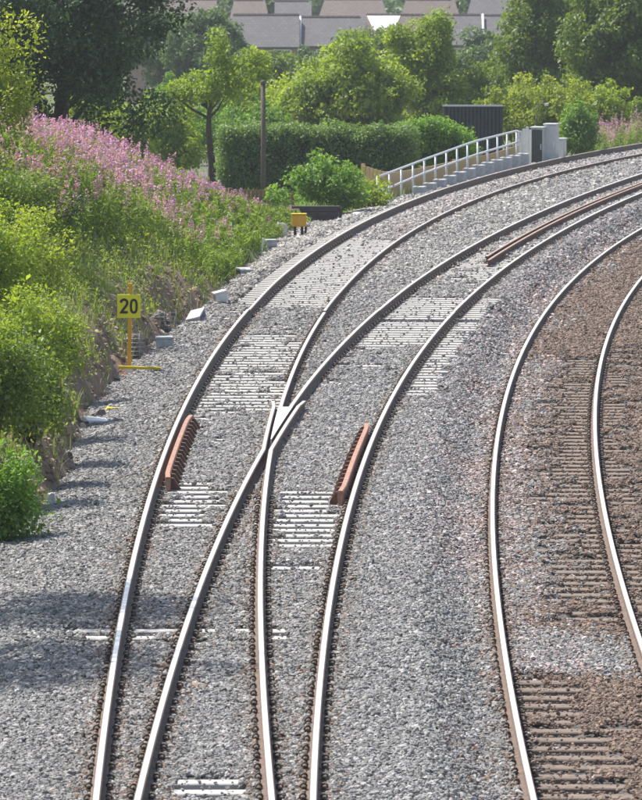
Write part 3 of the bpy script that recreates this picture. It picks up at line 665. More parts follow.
# ------------------------------------------------------------------ bushes at the left edge
GB = 'bramble bushes along the bank'
for x, y, rx, h, lm, lb, nn in [
    (-4.45, 80.0, .80, 1.7, 'leaf_mid', 'dark leafy bramble bush overhanging the ballast, lowest on the bank', 26),
    (-4.30, 86.0, .62, 1.5, 'leaf_lime', 'yellow-green bramble bush just above the overhanging lowest bush', 24),
    (-4.95, 90.5, .85, 2.0, 'leaf_lime', 'broad yellow-green bramble bush halfway up the bank', 30),
    (-5.05, 98, .85, 1.7, 'leaf_yellow', 'sunlit yellowish bramble bush beside the speed sign', 28),
    (-5.45, 106, .75, 1.3, 'leaf_mid', 'shaded green bush between the willowherb and the yellowish bramble', 24),
    (-4.02, 75.6, .42, .9, 'leaf_fresh', 'small grassy-green bush at the foot of the bank', 18),
    (-4.02, 82.6, .50, 1.2, 'leaf_mid', 'green bush spilling over the earth cut next to the lowest bush', 20),
    (-4.25, 93.5, .45, .9, 'leaf_lime', 'low lime bush clinging to the earth cut below the yellowish bramble', 16)]:
    bush('bramble_bush', x, y, rx, h, lm, lb, GB, n=nn, cr=.42, nper=1500, leaf=.065)
bush('dark_bush', -5.1, 113.5, .5, .75, 'leaf_dark', 'small dark bush at the lower edge of the willowherb', None, n=14, cr=.28, nper=1500, leaf=.06)  # small bush in the dark broad-leaf colour
tree('overhanging_tree', -7.05, 112, 5.3, 1.8, 2.3, 'leaf_yellow', 'young lime-green leafy tree standing above the brambles', n=52, cr=.55, nper=1100, leaf=.085, trunk=.10)
for y_, lb in ((68.8, 'leafy tree on the bank shading the foot of the ballast'), (64.0, 'leafy tree standing just along the bank from the first shade tree')):
    tree('shade_tree', -5.95, y_, 5.9, 2.0, 2.3, 'leaf_mid', lb, 'shade trees on the bank', n=46, cr=.6, nper=700, leaf=.09, trunk=.14)

# ------------------------------------------------------------------ background trees and hedges
GT = 'trees behind the railway'
tree('dark_tree', -6.9, 160, 4.8, 3.1, 3.5, 'leaf_dark', 'large dark broad-leaved tree rising behind the pink willowherb', GT, n=130, cr=.75, nper=620, leaf=.13, trunk=.25, bottom=-.98)
tree('dark_tree', -9.6, 157, 4.6, 2.6, 3.4, 'leaf_dark', 'dark tree partly hidden behind the young lime-green tree', GT, n=60, cr=.75, nper=560, leaf=.13, trunk=.2, bottom=-.98)
tree('small_tree', -3.5, 190, 2.5, 1.15, 1.0, 'leaf_lime', 'small open tree with a bare dark trunk beside the wooden pole', GT, n=22, cr=.38, nper=1000, leaf=.115, trunk=.13, extra=[(.3, 0, 3.7, .6, .8, 11), (1.35, .1, 2.8, .65, .9, 14), (-.95, 0, 2.2, .65, .7, 12)], hollow=.25)
tree('round_tree', .95, 226, 1.25, 3.0, 2.15, 'leaf_lime', 'big rounded yellow-topped tree behind the long hedge', GT, n=120, cr=.7, nper=800, leaf=.15, trunk=.2, bottom=-.95, hollow=.25, extra=[(.9, -.6, 1.3, 1.9, 1.8, 30), (-.9, -.6, .9, 1.9, 1.6, 26)])
tree('upright_tree', 4.15, 236, 2.0, 1.35, 2.5, 'leaf_lime', 'narrow upright yellow-green tree beside the rounded tree', GT, n=70, cr=.55, nper=850, leaf=.14, trunk=.16, bottom=-.98, hollow=.25, extra=[(-1.1, 0, 2.6, .8, 1.5, 18), (.9, -1, .6, 1.1, 1.6, 24)])
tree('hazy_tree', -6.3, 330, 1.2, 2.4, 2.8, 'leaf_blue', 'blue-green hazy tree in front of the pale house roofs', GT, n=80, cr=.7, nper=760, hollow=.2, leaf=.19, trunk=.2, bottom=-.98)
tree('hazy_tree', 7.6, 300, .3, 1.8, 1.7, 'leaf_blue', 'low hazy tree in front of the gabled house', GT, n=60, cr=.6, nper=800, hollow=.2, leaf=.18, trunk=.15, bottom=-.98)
tree('hazy_tree', 5.6, 312, .1, 1.5, 1.6, 'leaf_mid', 'soft green tree between the upright tree and the low hazy tree', GT, n=50, cr=.6, nper=800, hollow=.2, leaf=.18, trunk=.15, bottom=-.98)
tree('tall_tree', 9.9, 262, 2.1, 2.6, 3.9, 'leaf_mid', 'tall dark green tree beside the gabled house roof', GT, n=130, cr=.8, nper=800, hollow=.2, leaf=.17, trunk=.22, bottom=-.98)
tree('tall_tree', 12.2, 242, 2.5, 2.6, 3.7, 'leaf_mid', 'tall spreading green tree above the far willowherb patch', GT, n=130, cr=.8, nper=800, hollow=.2, leaf=.17, trunk=.22, bottom=-.98)
tree('tall_tree', 15.6, 246, 2.4, 2.3, 3.0, 'leaf_mid', 'tall green tree furthest along behind the far willowherb patch', GT, n=80, cr=.8, nper=700, hollow=.2, leaf=.17, trunk=.22, bottom=-.98)
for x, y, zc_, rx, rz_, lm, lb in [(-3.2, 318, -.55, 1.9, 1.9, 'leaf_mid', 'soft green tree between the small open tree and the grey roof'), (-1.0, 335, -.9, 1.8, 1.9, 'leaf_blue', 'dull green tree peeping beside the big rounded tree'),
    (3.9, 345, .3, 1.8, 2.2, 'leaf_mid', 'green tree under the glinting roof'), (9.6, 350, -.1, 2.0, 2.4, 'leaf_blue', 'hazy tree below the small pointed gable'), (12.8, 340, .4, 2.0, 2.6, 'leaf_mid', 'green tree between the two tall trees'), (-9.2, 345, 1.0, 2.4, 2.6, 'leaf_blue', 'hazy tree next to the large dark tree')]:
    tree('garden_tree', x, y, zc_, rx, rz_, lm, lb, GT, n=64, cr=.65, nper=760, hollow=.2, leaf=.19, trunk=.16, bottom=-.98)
GS = 'shrubs behind the railing'
for nm, x, y, rx, h, lm, lb in [
    ('yellow_shrub', 7.2, 223, 1.45, 3.0, 'leaf_yellow', 'yellow-green shrub behind the dark shed'),
    ('yellow_shrub', 8.9, 222, 1.5, 3.3, 'leaf_yellow', 'tallest yellow-green shrub above the grey cabinets'),
    ('yellow_shrub', 10.4, 223, 1.2, 2.6, 'leaf_lime', 'yellow-green shrub under the tall spreading tree'),
    ('green_shrub', 6.2, 236, 1.5, 3.6, 'leaf_mid', 'soft green shrub above the dark shed roof'),
    ('green_shrub', 8.85, 206, .6, 1.5, 'leaf_fresh', 'small fresh green shrub beside the cabinets'),
    ('green_shrub', 9.7, 212.5, .4, .6, 'leaf_fresh', 'low green shrub between the cabinets and the willowherb'),
    ('green_shrub', -4.9, 200, 1.2, 2.6, 'leaf_lime', 'light green shrub beside the small open tree'),
    ('green_shrub', -5.6, 232, 1.6, 2.8, 'leaf_fresh', 'fresh green shrub filling the gap beside the large dark tree'), ('green_shrub', -2.6, 236, 1.4, 2.6, 'leaf_lime', 'yellowish shrub between the wooden pole and the rounded tree'), ('green_shrub', 11.6, 226, 1.2, 1.7, 'leaf_mid', 'low dark shrub under the tall spreading tree'), ('green_shrub', -8.0, 215, 1.8, 3.2, 'leaf_lime', 'tall green shrub against the trunk side of the large dark tree'),
    ('green_shrub', -6.3, 190, 1.1, 2.8, 'leaf_lime', 'green shrub at the foot of the large dark tree'),
    ('green_shrub', -1.9, 205, .8, 2.4, 'leaf_fresh', 'pale green shrub behind the wooden pole'),
    ('green_shrub', -3.3, 215, 1.3, 2.2, 'leaf_fresh', 'light shrub behind the bare dark trunk')]:
    bush(nm, x, y, rx, h, lm, lb, GS, n=40, cr=.48, nper=900, leaf=.115, cat='shrub')
bush('leafy_shrub', .1, 164.5, 1.2, 1.75, 'leaf_fresh', 'bright leafy shrub growing behind the stack of dark timbers', None, n=44, cr=.36, nper=1000, leaf=.11, cat='shrub', ry=.8, zb=-.45)
bush('leafy_shrub', 1.25, 167, .65, 1.0, 'leaf_lime', 'low yellowish shrub beside the timber fence panels', None, n=18, cr=.3, nper=900, leaf=.10, cat='shrub', zb=-.45)
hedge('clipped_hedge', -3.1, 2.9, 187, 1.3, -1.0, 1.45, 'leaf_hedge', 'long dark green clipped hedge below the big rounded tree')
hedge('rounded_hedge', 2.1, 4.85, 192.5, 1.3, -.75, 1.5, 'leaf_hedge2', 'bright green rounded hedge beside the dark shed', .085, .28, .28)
# distant wood: reads as one mass
P, D, T = [], [], []
for i in range(120):
    x = RNG.uniform(-45, 60); y = RNG.uniform(505, 640); r = RNG.uniform(2.2, 4); k = 800; d = rdir(k); z0 = -5.5 + r * .9 + RNG.uniform(0, 4)
    P.append(np.array([x, y, z0]) + d * RNG.uniform(.6, 1.05, (k, 1)) * r); D.append(d); T.append(np.clip(RNG.normal(.4, .2) + RNG.normal(0, .15, k), 0, 1))
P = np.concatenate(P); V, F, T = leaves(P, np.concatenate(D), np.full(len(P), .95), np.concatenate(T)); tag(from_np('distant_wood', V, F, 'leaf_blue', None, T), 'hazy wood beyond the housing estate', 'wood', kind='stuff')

# ------------------------------------------------------------------ houses
def house(x0, x1, yf, dep, zb, ze, zr, roofm, label, wins=(), hip=0, chimney=None, porch=None, verge=None, wallm='brick'):
    t = thing('house', ((x0 + x1) / 2, yf + dep / 2, zb), label, 'house', 'houses on the estate'); w_ = (x1 - x0) / 2; h = ze - zb; rr = zr - zb
    bm = bmesh.new(); box(bm, -w_ + .25, w_ - .25, -dep / 2 + .3, dep / 2 - .3, -.3, h + .02)
    for s in (-1, 1):
        xx = s * (w_ - .25)
        if not hip:
            v = [bm.verts.new(c) for c in ((xx, -dep / 2 + .3, h + .03), (xx, dep / 2 - .3, h + .03), (xx, 0, rr - .15))]; bm.faces.new(v)
    bmesh.ops.recalc_face_normals(bm, faces=bm.faces); from_bm('wall', bm, wallm, t)
    bm = bmesh.new(); uv = bm.loops.layers.uv.new('UVMap'); th = .12
    L = math.hypot(dep / 2, rr - h)
    for s in (-1, 1):
        ln = rr - h
        c = [(-w_, s * dep / 2, h), (w_, s * dep / 2, h), (w_ - hip, 0, rr), (-w_ + hip, 0, rr)]
        vs = [bm.verts.new(q) for q in c]; f_ = bm.faces.new(vs if s < 0 else vs[::-1])
        for lp in f_.loops: lp[uv].uv = (lp.vert.co.x, 0 if abs(lp.vert.co.y) > .01 else L)
        lo = [bm.verts.new((q[0], q[1], q[2] - th)) for q in c]; bm.faces.new(lo[::-1] if s < 0 else lo)
        for k in (0,): bm.faces.new((vs[0], lo[0], lo[1], vs[1]))
        if not hip:
            bm.faces.new((vs[1], lo[1], lo[2], vs[2])); bm.faces.new((vs[0], vs[3], lo[3], lo[0]))
    if hip:
        for s in (-1, 1):
            vs = [bm.verts.new(q) for q in ((s * w_, -dep / 2, h), (s * w_, dep / 2, h), (s * (w_ - hip), 0, rr))]; f_ = bm.faces.new(vs)
            for lp in f_.loops: lp[uv].uv = (lp.vert.co.y, lp.vert.co.z)
    rf = from_bm('roof', bm, roofm, t)
    bm = bmesh.new(); nr = int((2 * (w_ - hip)) / .45)
    for i in range(nr):
        a = -w_ + hip + i * .45; tube(bm, [(a + .01, 0, rr - .03), (a + .43, 0, rr - .03)], [.13, .15], 6)
    bmesh.ops.recalc_face_normals(bm, faces=bm.faces); from_bm('ridge_tiles', bm, 'ridge', rf)['kind'] = 'stuff'
    if chimney is not None:
        boxo('chimney', (chimney - .3, chimney + .3, -.25, .25, rr - .5, rr + .7), 'brick', rf, .02)
    if verge is not None:
        for s in ([-1] if verge < 0 else [1]):
            tubeo('verge', [(s * w_, -dep / 2, h + .02), (s * w_, 0, rr + .02)], .085, 'verge', rf, 6)
    for wx, wz, ww, wh in wins:
        wo = boxo('window', (wx - ww / 2 - .07, wx + ww / 2 + .07, -dep / 2 + .2, -dep / 2 + .3, wz - .07, wz + wh + .07), 'white', t)
        for k in (0, 1):
            a = wx - ww / 2 + k * ww / 2; boxo('pane', (a + .03, a + ww / 2 - .03, -dep / 2 + .185, -dep / 2 + .2, wz + .02, wz + wh - .02), 'glass', wo)
    if porch is not None:
        px, pw, pz = porch; bm = bmesh.new(); y0 = -dep / 2 - .15
        v = [bm.verts.new(q) for q in ((px - pw / 2, y0, h - .3), (px + pw / 2, y0, h - .3), (px, y0, h - .3 + pw * .42), (px - pw / 2, 0, h - .3), (px + pw / 2, 0, h - .3), (px, 0, h - .3 + pw * .42))]
        bm.faces.new((v[0], v[1], v[2])); from_bm('gable', bm, 'brick', t)
        bm = bmesh.new()
        for s in (-1, 1):
            c = [(px + s * (pw / 2 + .15), y0 - .12, h - .42), (px, y0 - .12, h - .26 + pw * .42), (px, .3, h - .26 + pw * .42), (px + s * (pw / 2 + .15), .3, h - .42)]
            vs = [bm.verts.new(q) for q in c]; lo = [bm.verts.new((q[0], q[1], q[2] - .1)) for q in c]
            bm.faces.new(vs); bm.faces.new(lo[::-1])
            for i in range(4): bm.faces.new((vs[i], lo[i], lo[(i + 1) % 4], vs[(i + 1) % 4]))
        bmesh.ops.recalc_face_normals(bm, faces=bm.faces); from_bm('gable_roof', bm, 'ridge', rf)
    return t
ZG = -5.8
house(-6.6, -1.6, 446.4, 7.2, ZG, -.95, 1.40, 'roof_grey', 'grey-tiled house roof above the small open tree', wins=[(1.2, 3.6, 1.2, 1.0)])
house(-1.55, 3.35, 447.4, 7.0, ZG, -.9, 1.22, 'roof_grey', 'slightly lower grey-tiled house roof above the rounded tree', wins=[(-.6, 3.6, 1.2, 1.0)], verge=-1)
house(8.3, 12.1, 446.0, 7.2, ZG, -.8, 1.40, 'roof_grey', 'grey-tiled house roof with a white mortared verge', verge=1, wins=[(0, 3.7, 1.2, 1.0)])
house(12.16, 15.2, 446.4, 7.2, ZG, -.8, 1.36, 'roof_grey', 'grey-tiled house with a small pointed gable at its eaves', porch=(.3, 2.0, 0), wins=[(.3, 3.5, 1.0, 1.0)])
house(-7.4, -3.95, 474, 7.4, ZG + .4, .05, 2.2, 'roof_brown', 'narrow brown-tiled roof behind the grey roof nearest the hazy tree', hip=.5)
house(-3.7, -.75, 476, 7.4, ZG + .4, .0, 2.1, 'roof_grey', 'short grey roof with a pointed gable behind two grey roofs', hip=0, porch=(.2, 1.9, 0))
house(-1.2 + .8, 5.6, 480, 7.4, ZG + .4, .1, 2.2, 'roof_brown', 'broad brown roof behind the glinting roof', hip=.7)
house(11.6, 15.8, 480, 7.2, ZG + .4, .1, 2.3, 'roof_grey', 'grey roof behind the house with the pointed eaves gable', hip=.5)
house(6.2, 11.3, 478, 7.2, ZG + .4, .0, 2.2, 'roof_brown', 'brown-tiled roof behind the white-verged house', hip=.6, porch=(-1.2, 1.8, 0))
house(-15.5, -8.2, 470, 7.2, ZG + .4, .2, 2.3, 'roof_brown', 'brown roof glimpsed above the blue-green hazy tree', hip=0)
gh = house(3.4, 8.25, 446.2, 7.2, ZG, -.85, 1.40, 'roof_brown', 'brown-tiled house with sun glare painted as a white sheet on its roof')
bm = bmesh.new(); sl = (1.40 + .85) / 3.6  # white sheet added on the slope, shaped as the patch of sun glare
def onp(x, y): return Vector((x, y, 1.40 - ZG + .05 + sl * y))
vs = [bm.verts.new(onp(*q)) for q in ((-1.85, -1.95), (-.45, -1.95), (.12, -.2), (-2.38, -.2))]; lo = [bm.verts.new(v.co - Vector((0, 0, .03))) for v in vs]
bm.faces.new(vs); bm.faces.new(lo[::-1])
for i in range(4): bm.faces.new((vs[i], lo[i], lo[(i + 1) % 4], vs[(i + 1) % 4]))
bmesh.ops.recalc_face_normals(bm, faces=bm.faces); from_bm('roof_glare_patch', bm, 'roof_glare', gh)

# ------------------------------------------------------------------ lineside things
# speed sign
sx, sy = -3.34, 104; t = thing('speed_sign', (sx, sy, -.27), 'yellow speed restriction sign reading 20 on an orange-yellow post', 'sign'); z0 = -.27
boxo('post', (-.034, .034, -.03, .03, -.15, 1.62), 'amber', t, .004, Matrix.Rotation(R(1.2), 4, 'Y'))
boxo('board', (-.195, .205, -.052, -.036, 1.02, 1.43), 'sign_yellow', t, .004)
def stroke(path, wd, y):
    bm = bmesh.new(); L, Rr = [], []
    pts = [Vector((p[0], p[1])) for p in path]; n = len(pts); closed = (pts[0] - pts[-1]).length < 1e-6
    if closed: pts = pts[:-1]; n -= 1
    for i, p in enumerate(pts):
        a = pts[(i - 1) % n] if closed or i else p; c = pts[(i + 1) % n] if closed or i < n - 1 else p
        d1 = (p - a).normalized() if (p - a).length else (c - p).normalized(); d2 = (c - p).normalized() if (c - p).length else d1
        nn = Vector((-(d1 + d2).y, (d1 + d2).x)).normalized(); k = wd / 2 / max(.45, nn.dot(Vector((-d1.y, d1.x))))
        for lst, s in ((L, 1), (Rr, -1)): q = p + nn * k * s; lst.append((bm.verts.new((q.x, y, q.y)), bm.verts.new((q.x, y + .004, q.y))))
    for i in range(n if closed else n - 1):
        j = (i + 1) % n
        bm.faces.new((L[i][0], L[j][0], Rr[j][0], Rr[i][0])); bm.faces.new((L[i][0], L[i][1], L[j][1], L[j][0])); bm.faces.new((Rr[i][0], Rr[j][0], Rr[j][1], Rr[i][1]))
    bmesh.ops.recalc_face_normals(bm, faces=bm.faces); return bm
h = .25; zb_ = 1.10
two = [(-.055, .185), (-.052, .215), (-.03, .235), (0, .24), (.03, .232), (.05, .205), (.05, .17), (.035, .135), (-.02, .065), (-.05, .02), (.06, .02)]
o = from_bm('numeral', stroke([(-.075 + a, zb_ + c) for a, c in two], .042, -.058), 'black', t); o['label'] = 'black figure 2'
zero = [(math.copysign(abs(math.cos(q)) ** .75, math.cos(q)) * .05, .125 + math.copysign(abs(math.sin(q)) ** .75, math.sin(q)) * .11) for q in [2 * math.pi * i / 20 for i in range(20)]]
zero.append(zero[0]); o = from_bm('numeral', stroke([(.09 + a, zb_ + c) for a, c in zero], .040, -.058), 'black', t); o['label'] = 'black figure 0'
boxo('foot_bar', (-.17, .56, -.035, .035, .05, .10), 'yellow', t, .006, Matrix.Translation((0, -.25, .10)) @ Matrix.Rotation(R(2), 4, 'Y'))
boxo('clamp', (-.05, .06, -.045, -.034, .03, .16), 'galv', t, .004)

# yellow indicator box on two legs
t = thing('indicator_box', (-.56, 152.3, -.27), 'orange-yellow box on short dark legs beside the outer track', 'trackside box')
boxo('box', (-.19, .19, -.12, .12, .26, .57), 'amber', t, .025)
for a in (-.1, .08): boxo('leg', (a - .035, a + .035, -.05, .05, -.05, .262), 'black', t, .005)
boxo('leg', (-.03, .03, .06, .1, -.05, .262), 'black', t, .005, Matrix.Translation((.17, 0, 0)))
boxo('lid', (-.2, .2, -.13, .13, .571, .595), 'yellow', t, .008)

# stack of dark timbers
t = thing('timber_stack', (-.19, 160.5, -.30), 'stack of dark tarred timbers beside the orange-yellow box', 'timber stack')
for i, (a, c, z) in enumerate([(-.66, .62, 0), (-.70, .66, .15), (-.62, .70, .30)]):
    boxo('timber', (a, c, -.14 + .01 * i, .14 + .01 * i, z, z + .144), 'wood_dark', t, .008)
boxo('end_post', (.665, .75, -.12, .1, -.05, .40), 'wood_dark', t, .008)

# telegraph pole
t = thing('wooden_pole', (-1.68, 174, -.85), 'tall weathered wooden pole standing before the long hedge', 'pole')
tubeo('shaft', [(0, 0, -.3), (.01, 0, 2), (.0, 0, 3.95)], [.085, .078, .068], 'pole', t, 10)
tubeo('cap', [(0, 0, 3.9), (0, 0, 4.0), (0, 0, 4.03)], [.08, .08, .03], 'pole', t, 10)

# picket fence
def fence(name, pts, h, wd, matn, label, ztop=None, z0=None):
    t = thing(name, (pts[0][0], pts[0][1], 0), label, 'fence'); base = Vector((pts[0][0], pts[0][1], 0))
    for a, c in zip(pts, pts[1:]):
        a3, c3 = Vector((a[0], a[1], a[2])), Vector((c[0], c[1], c[2])); d = c3 - a3; L = math.hypot(d.x, d.y); k = max(1, int(L / wd)); ang = math.atan2(d.y, d.x)
        for i in range(k):
            p = a3.lerp(c3, (i + .5) / k) - base; hh = h * random.uniform(.95, 1.03)
            o = boxo('board', (-wd * .47, wd * .47, -.012, .012, -hh, 0), matn, t, .003); o.location = p + Vector((0, random.uniform(-.006, .006), 0)); o.rotation_euler = (0, random.uniform(-.015, .015), ang)
        for zz in (-.2, -h * .75):
            tubeo('cross_rail', [a3 - base + Vector((0, .045, zz)), c3 - base + Vector((0, .045, zz))], .03, matn, t, 4)
        o = boxo('post', (-.05, .05, .02, .11, -h - .2, .04), matn, t, .004); o.location = a3 - base; o.rotation_euler.z = ang
    return t
fence('plank_fence', [(-2.5, 166.5, .33), (-1.4, 167, .30), (-.75, 167.5, .22)], .9, .11, 'wood_brown', 'brown upright plank fence at the foot of the wooden pole')
fence('panel_fence', [(1.2, 176.5, .62), (2.0, 175.8, .42), (3.1, 181, .38), (4.2, 187, .36), (5.4, 193, .34), (6.55, 199, .42)], 1.0, .15, 'wood_pale', 'pale new timber fence behind the galvanised railing')

# concrete block edging with railing
wx = [(1.95, 170.6), (6.75, 196.3)]
def along(u): return Vector((wx[0][0] + (wx[1][0] - wx[0][0]) * u, wx[0][1] + (wx[1][1] - wx[0][1]) * u, 0))
ang = math.atan2(wx[1][1] - wx[0][1], wx[1][0] - wx[0][0])
t = thing('block_wall', (wx[0][0], wx[0][1], -.35), 'stepped edging of grey concrete blocks below the galvanised railing', 'block wall'); base = Vector((wx[0][0], wx[0][1], -.35))
nblk = 12
for i in range(nblk):
    u = .16 + .84 * (i + .5) / nblk; p = along(u); topz = np.interp(u, [0, .3, .45, .6, .8, 1], [-.06, .06, .15, .23, .27, .26]); Lb = .84 * 26.2 / nblk
    o = boxo('block', (-.178, .178, -.25, .25, -.15, topz + .37), 'block', t, .015); o.location = p - base + Vector((0, 0, -.35)); o.rotation_euler.z = R(-9) + random.uniform(-.03, .03)
t = thing('handrail', (wx[0][0], wx[0][1], -.35), 'galvanised two-rail railing climbing along the concrete blocks', 'railing')
off = Vector((-.35, .12, 0)); TR, MR = [], []
for i in range(14):
    u = i / 13; p = along(u) + off; zt = float(np.interp(u, [0, .29, .66, 1], [.50, .70, .93, .98])); zm = float(np.interp(u, [0, .29, .66, 1], [.05, .30, .50, .60]))
    q = p - base; TR.append(Vector((q.x, q.y, zt + .35))); MR.append(Vector((q.x, q.y, zm + .35)))
    tubeo('post', [(q.x, q.y, -.3), (q.x, q.y, zt + .35)], .03, 'galv', t, 8)
tubeo('top_rail', TR, .034, 'galv', t, 8); tubeo('mid_rail', MR, .034, 'galv', t, 8)
tubeo('end_hoop', [TR[-1], TR[-1] + Vector((.12, 0, -.05)), MR[-1] + Vector((.12, 0, .05)), MR[-1]], .03, 'galv', t, 8)

# cabinets
def cabinet(x, y, w_, d_, h_, body, door, label):
    t = thing('equipment_cabinet', (x, y, -.28), label, 'cabinet', 'equipment cabinets by the track', R(-14))
    boxo('body', (-w_ / 2, w_ / 2, -d_ / 2, d_ / 2, 0, h_), body, t, .012); boxo('lid', (-w_ / 2 - .03, w_ / 2 + .03, -d_ / 2 - .03, d_ / 2 + .03, h_ + .002, h_ + .05), body, t, .01)
    dr = boxo('door', (-w_ / 2 + .02, w_ / 2 - .02, -d_ / 2 - .02, -d_ / 2 - .003, .06, h_ - .04), door, t, .005); boxo('handle', (w_ / 2 - .08, w_ / 2 - .05, -d_ / 2 - .035, -d_ / 2 - .021, h_ * .45, h_ * .6), 'galv', dr)
    boxo('plinth', (-w_ / 2 - .05, w_ / 2 + .05, -d_ / 2 - .05, d_ / 2 + .05, -.2, -.002), 'block', t)
cabinet(7.20, 198.6, .40, .5, 1.28, 'cab_light', 'cab_dark', 'tall cabinet with a dark door beside the end of the railing')
cabinet(7.64, 198.9, .40, .5, 1.38, 'cab_light', 'cab_light', 'tall pale grey cabinet beside the dark-doored cabinet')
cabinet(8.02, 200.2, .28, .35, .85, 'cab_light', 'cab_light', 'short pale grey cabinet at the end of the row')
t = thing('steel_screen', (6.75, 199.3, -.3), 'grey ribbed steel screen leaning beside the dark-doored cabinet', 'steel screen')
for i in range(5):
    a = -.28 + i * .11; boxo('sheet', (a, a + .105, -.02 + .012 * (i % 2), .0 + .012 * (i % 2), 0, 1.12 + .07 * min(i, 3) - .1 * (i == 4)), 'galv', t, .003)
t = thing('bent_lamp_post', (7.25, 202, -.4), 'thin dark bent pipe rising behind the cabinets', 'pipe')
tubeo('pipe', [(0, 0, 0), (0, 0, 1.5), (.03, 0, 1.8), (.14, 0, 2.1), (.26, 0, 2.2), (.33, 0, 2.12)], .022, 'plate', t, 6)
boxo('lamp_head', (.27, .40, -.05, .05, 2.04, 2.13), 'galv', t, .01)

# dark shed
t = thing('dark_shed', (5.25, 206.5, -.7), 'dark green-black ribbed metal shed behind the railing', 'shed')
boxo('core', (-1.0, 1.0, 0, 1.8, -.2, 2.15), 'shed', t)
for i in range(16):
    a = -1.03 + i * .129; boxo('rib', (a, a + .085, -.075, -.002, 0, 2.15), 'shed', t, .006)
boxo('roof', (-1.05, 1.05, -.09, 1.9, 2.152, 2.20), 'shed', t, .01)

# gabion mesh, troughs and rubble along the bank
def gabion(x, y, w_, h_, rz, label):
    t = thing('gabion_basket', (x, y, tz(x, y) - .1), label, 'gabion', 'wire baskets against the bank', rz)
    for i in range(int(h_ / .075) + 1): tubeo('wire', [(-w_ / 2, 0, i * .075), (w_ / 2, 0, i * .075)], .007, 'mesh_wire', t, 4)
    for i in range(int(w_ / .12) + 1): tubeo('upright_wire', [(-w_ / 2 + i * .12, 0, 0), (-w_ / 2 + i * .12, 0, h_)], .006, 'mesh_wire', t, 4)
    rng = random.Random(int(y)); bm = bmesh.new()
    for i in range(40):
        r = rng.uniform(.05, .10); q = bmesh.ops.create_icosphere(bm, subdivisions=1, radius=r, matrix=Matrix.Translation((rng.uniform(-w_ / 2 + .08, w_ / 2 - .08), rng.uniform(.09, .3), rng.uniform(.05, h_ - .05))) @ Matrix.Rotation(rng.uniform(0, 6), 4, (rng.random(), rng.random(), rng.random() + .1)))
    from_bm('stone_fill', bm, 'rubble', t)['kind'] = 'stuff'
M['rubble'] = plain('rubble_stone', (.12, .105, .09), (.30, .27, .24), 9, .9, bmp=.6, dist=.03)
gabion(-3.33, 107.5, .34, .62, R(8), 'wire basket of stones just behind the speed sign post')
gabion(-3.05, 114.5, .60, .55, R(25), 'wire basket of stones further along the bank above the pale concrete trough')
def chunk(name, x, y, dims, matn, label, cat, rz=0, rx=0, ry=0, z=None, group=None, jag=.12, lid=False):
    w_, d_, h_ = dims; bm = bmesh.new(); box(bm, -w_ / 2, w_ / 2, -d_ / 2, d_ / 2, 0, h_)
    rng = random.Random(int(x * 100 + y * 10))
    bmesh.ops.subdivide_edges(bm, edges=bm.edges, cuts=1, use_grid_fill=True)
    for v in bm.verts: v.co += Vector([rng.uniform(-1, 1) * jag * q for q in (w_, d_, h_)]) * .5
    bmesh.ops.bevel(bm, geom=list(bm.edges), offset=.006, segments=1, affect='EDGES'); bmesh.ops.recalc_face_normals(bm, faces=bm.faces)
    o = from_bm(name, bm, matn); o.location = (x, y, (tz(x, y) if z is None else z)); o.rotation_euler = (rx, ry, rz); return tag(o, label, cat, group)
def trough(x, y, w_, d_, h_, matn, rz, rx, ry, label):
    """u-shaped cable trough with end wall, tipped among the ballast"""
    t = thing('cable_trough', (x, y, -.22), label, 'cable trough', 'loose cable troughs'); t.rotation_euler = (rx, ry, rz)
    boxo('floor', (-w_ / 2, w_ / 2, -d_ / 2, d_ / 2, 0, .04), matn, t, .004)
    for s in (-1, 1): boxo('side', (-w_ / 2, w_ / 2, s * d_ / 2 - .022, s * d_ / 2 + .022, .041, h_), matn, t, .005)
    boxo('lid', (-w_ / 2 - .01, w_ / 2 + .01, -d_ / 2 - .03, d_ / 2 + .03, h_ + .002, h_ + .045), matn, t, .006)
trough(-2.88, 110.0, .30, .28, .20, 'block', R(4), 0, 0, 'grey lidded cable trough lying beside the speed sign')
trough(-2.42, 117.5, .27, .8, .16, 'block', R(-8), R(9), R(-14), 'pale tilted cable trough at the end of the bare earth bank')
trough(-2.04, 123.5, .24, .30, .24, 'white', R(12), R(0), R(-14), 'bright white cable trough below the willowherb')
trough(-1.22, 146, .25, .26, .16, 'block', R(10), 0, 0, 'small grey cable trough near the orange-yellow box')
trough(-1.72, 134, .26, .30, .12, 'block', R(16), R(5), 0, 'grey cable trough half buried in rubble below the willowherb')
chunk('white_sack', -1.08, 152.5, (.24, .2, .34), 'white', 'white plastic sack slumped beside the orange-yellow box', 'sack', R(15), 0, R(20), jag=.3)
chunk('white_sack', .95, 161.5, (.16, .16, .2), 'white', 'small white bag beside the leafy shrub', 'sack', 0, 0, 0, jag=.4)
chunk('concrete_post', -1.44, 144, (.05, .06, .42), 'white', 'thin white post leaning against the small grey trough', 'post', 0, 0, R(8), jag=.05)
chunk('rubble_slab', -3.52, 93.4, (.36, .45, .10), 'white', 'white broken slab on the ballast below the speed sign', 'slab', R(10), R(4), R(5), z=-.25)
chunk('yellow_bag', -3.33, 95.8, (.20, .22, .10), 'yellow', 'crumpled yellow bag beside the white broken slab', 'bag', R(20), z=-.26, jag=.5)
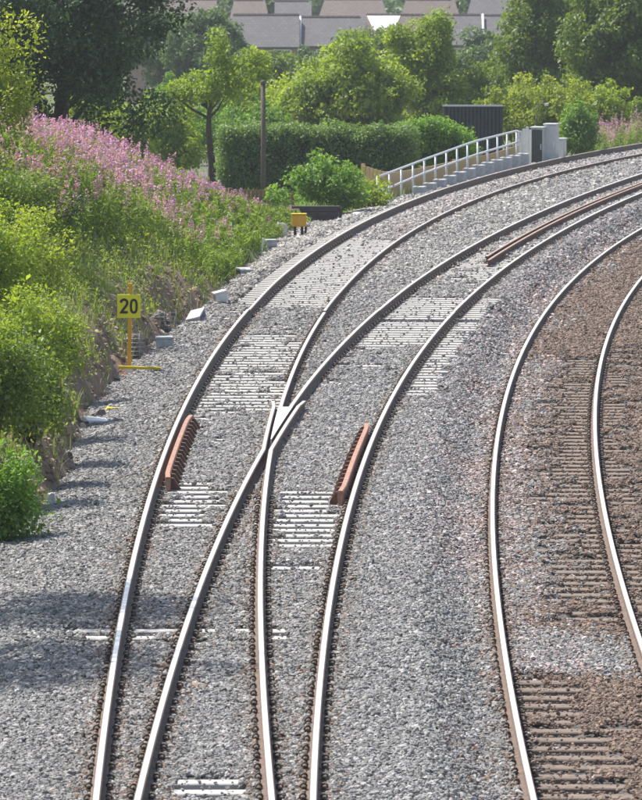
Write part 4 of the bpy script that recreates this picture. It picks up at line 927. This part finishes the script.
chunk('white_stick', -3.36, 91.6, (.045, 1.1, .03), 'white', 'thin white stick lying below the white broken slab', 'stick', R(-14), z=-.22, jag=.05)
chunk('white_stick', -3.1, 99.6, (.04, 1.0, .03), 'white', 'thin white stick lying near the sign foot bar', 'stick', R(-10), z=-.22, jag=.05)
chunk('pale_rock', -3.62, 80.2, (.09, .12, .17), 'verge', 'pale upright rock at the foot of the lowest bush', 'rock', z=-.27, jag=.3)
chunk('pale_rock', -1.95, 85.3, (.08, .09, .06), 'white', 'white stone lying on the ballast beside the rusty check rail', 'rock', z=-.24, jag=.3)
GR_ = 'rocks along the foot of the bank'
for i in range(18):
    y = random.uniform(84, 150); x = float(toe(y)) + random.uniform(-.1, .45); s = random.uniform(.06, .16)
    chunk('rubble_rock', x, y, (s * 1.3, s * 1.2, s * .8), 'rubble', 'brown-grey rubble rock at the foot of the earth bank', 'rock', random.uniform(0, 6), random.uniform(-.4, .4), random.uniform(-.4, .4), z=-.28, group=GR_, jag=.5)

for i in range(14):
    y = random.uniform(96, 152); x = float(toe(y)) + random.uniform(.15, .75); q = random.uniform(.06, .15)
    chunk('concrete_fragment', x, y, (q * random.uniform(1, 2), q * 1.2, q * random.uniform(.5, .9)), random.choice(['white', 'block', 'verge']), 'pale broken concrete fragment lying in the cess below the bank', 'rubble', random.uniform(0, 6), random.uniform(-.5, .5), random.uniform(-.5, .5), z=-.26, group='pale fragments in the cess', jag=.5)

# ------------------------------------------------------------------ summer haze
bm = bmesh.new(); box(bm, -400, 400, -60, 900, -8, 12); bmesh.ops.recalc_face_normals(bm, faces=bm.faces)
m = bpy.data.materials.new('air_haze'); m.use_nodes = True; nt = m.node_tree; nt.nodes.clear()
out = nt.nodes.new('ShaderNodeOutputMaterial'); pv = nt.nodes.new('ShaderNodeVolumePrincipled')
pv.inputs['Color'].default_value = (.88, .93, 1, 1); pv.inputs['Density'].default_value = .00022; pv.inputs['Anisotropy'].default_value = .3
nt.links.new(pv.outputs[0], out.inputs['Volume'])
tag(from_bm('haze', bm, m), 'thin pale summer haze filling the air over the railway', 'haze', kind='stuff')
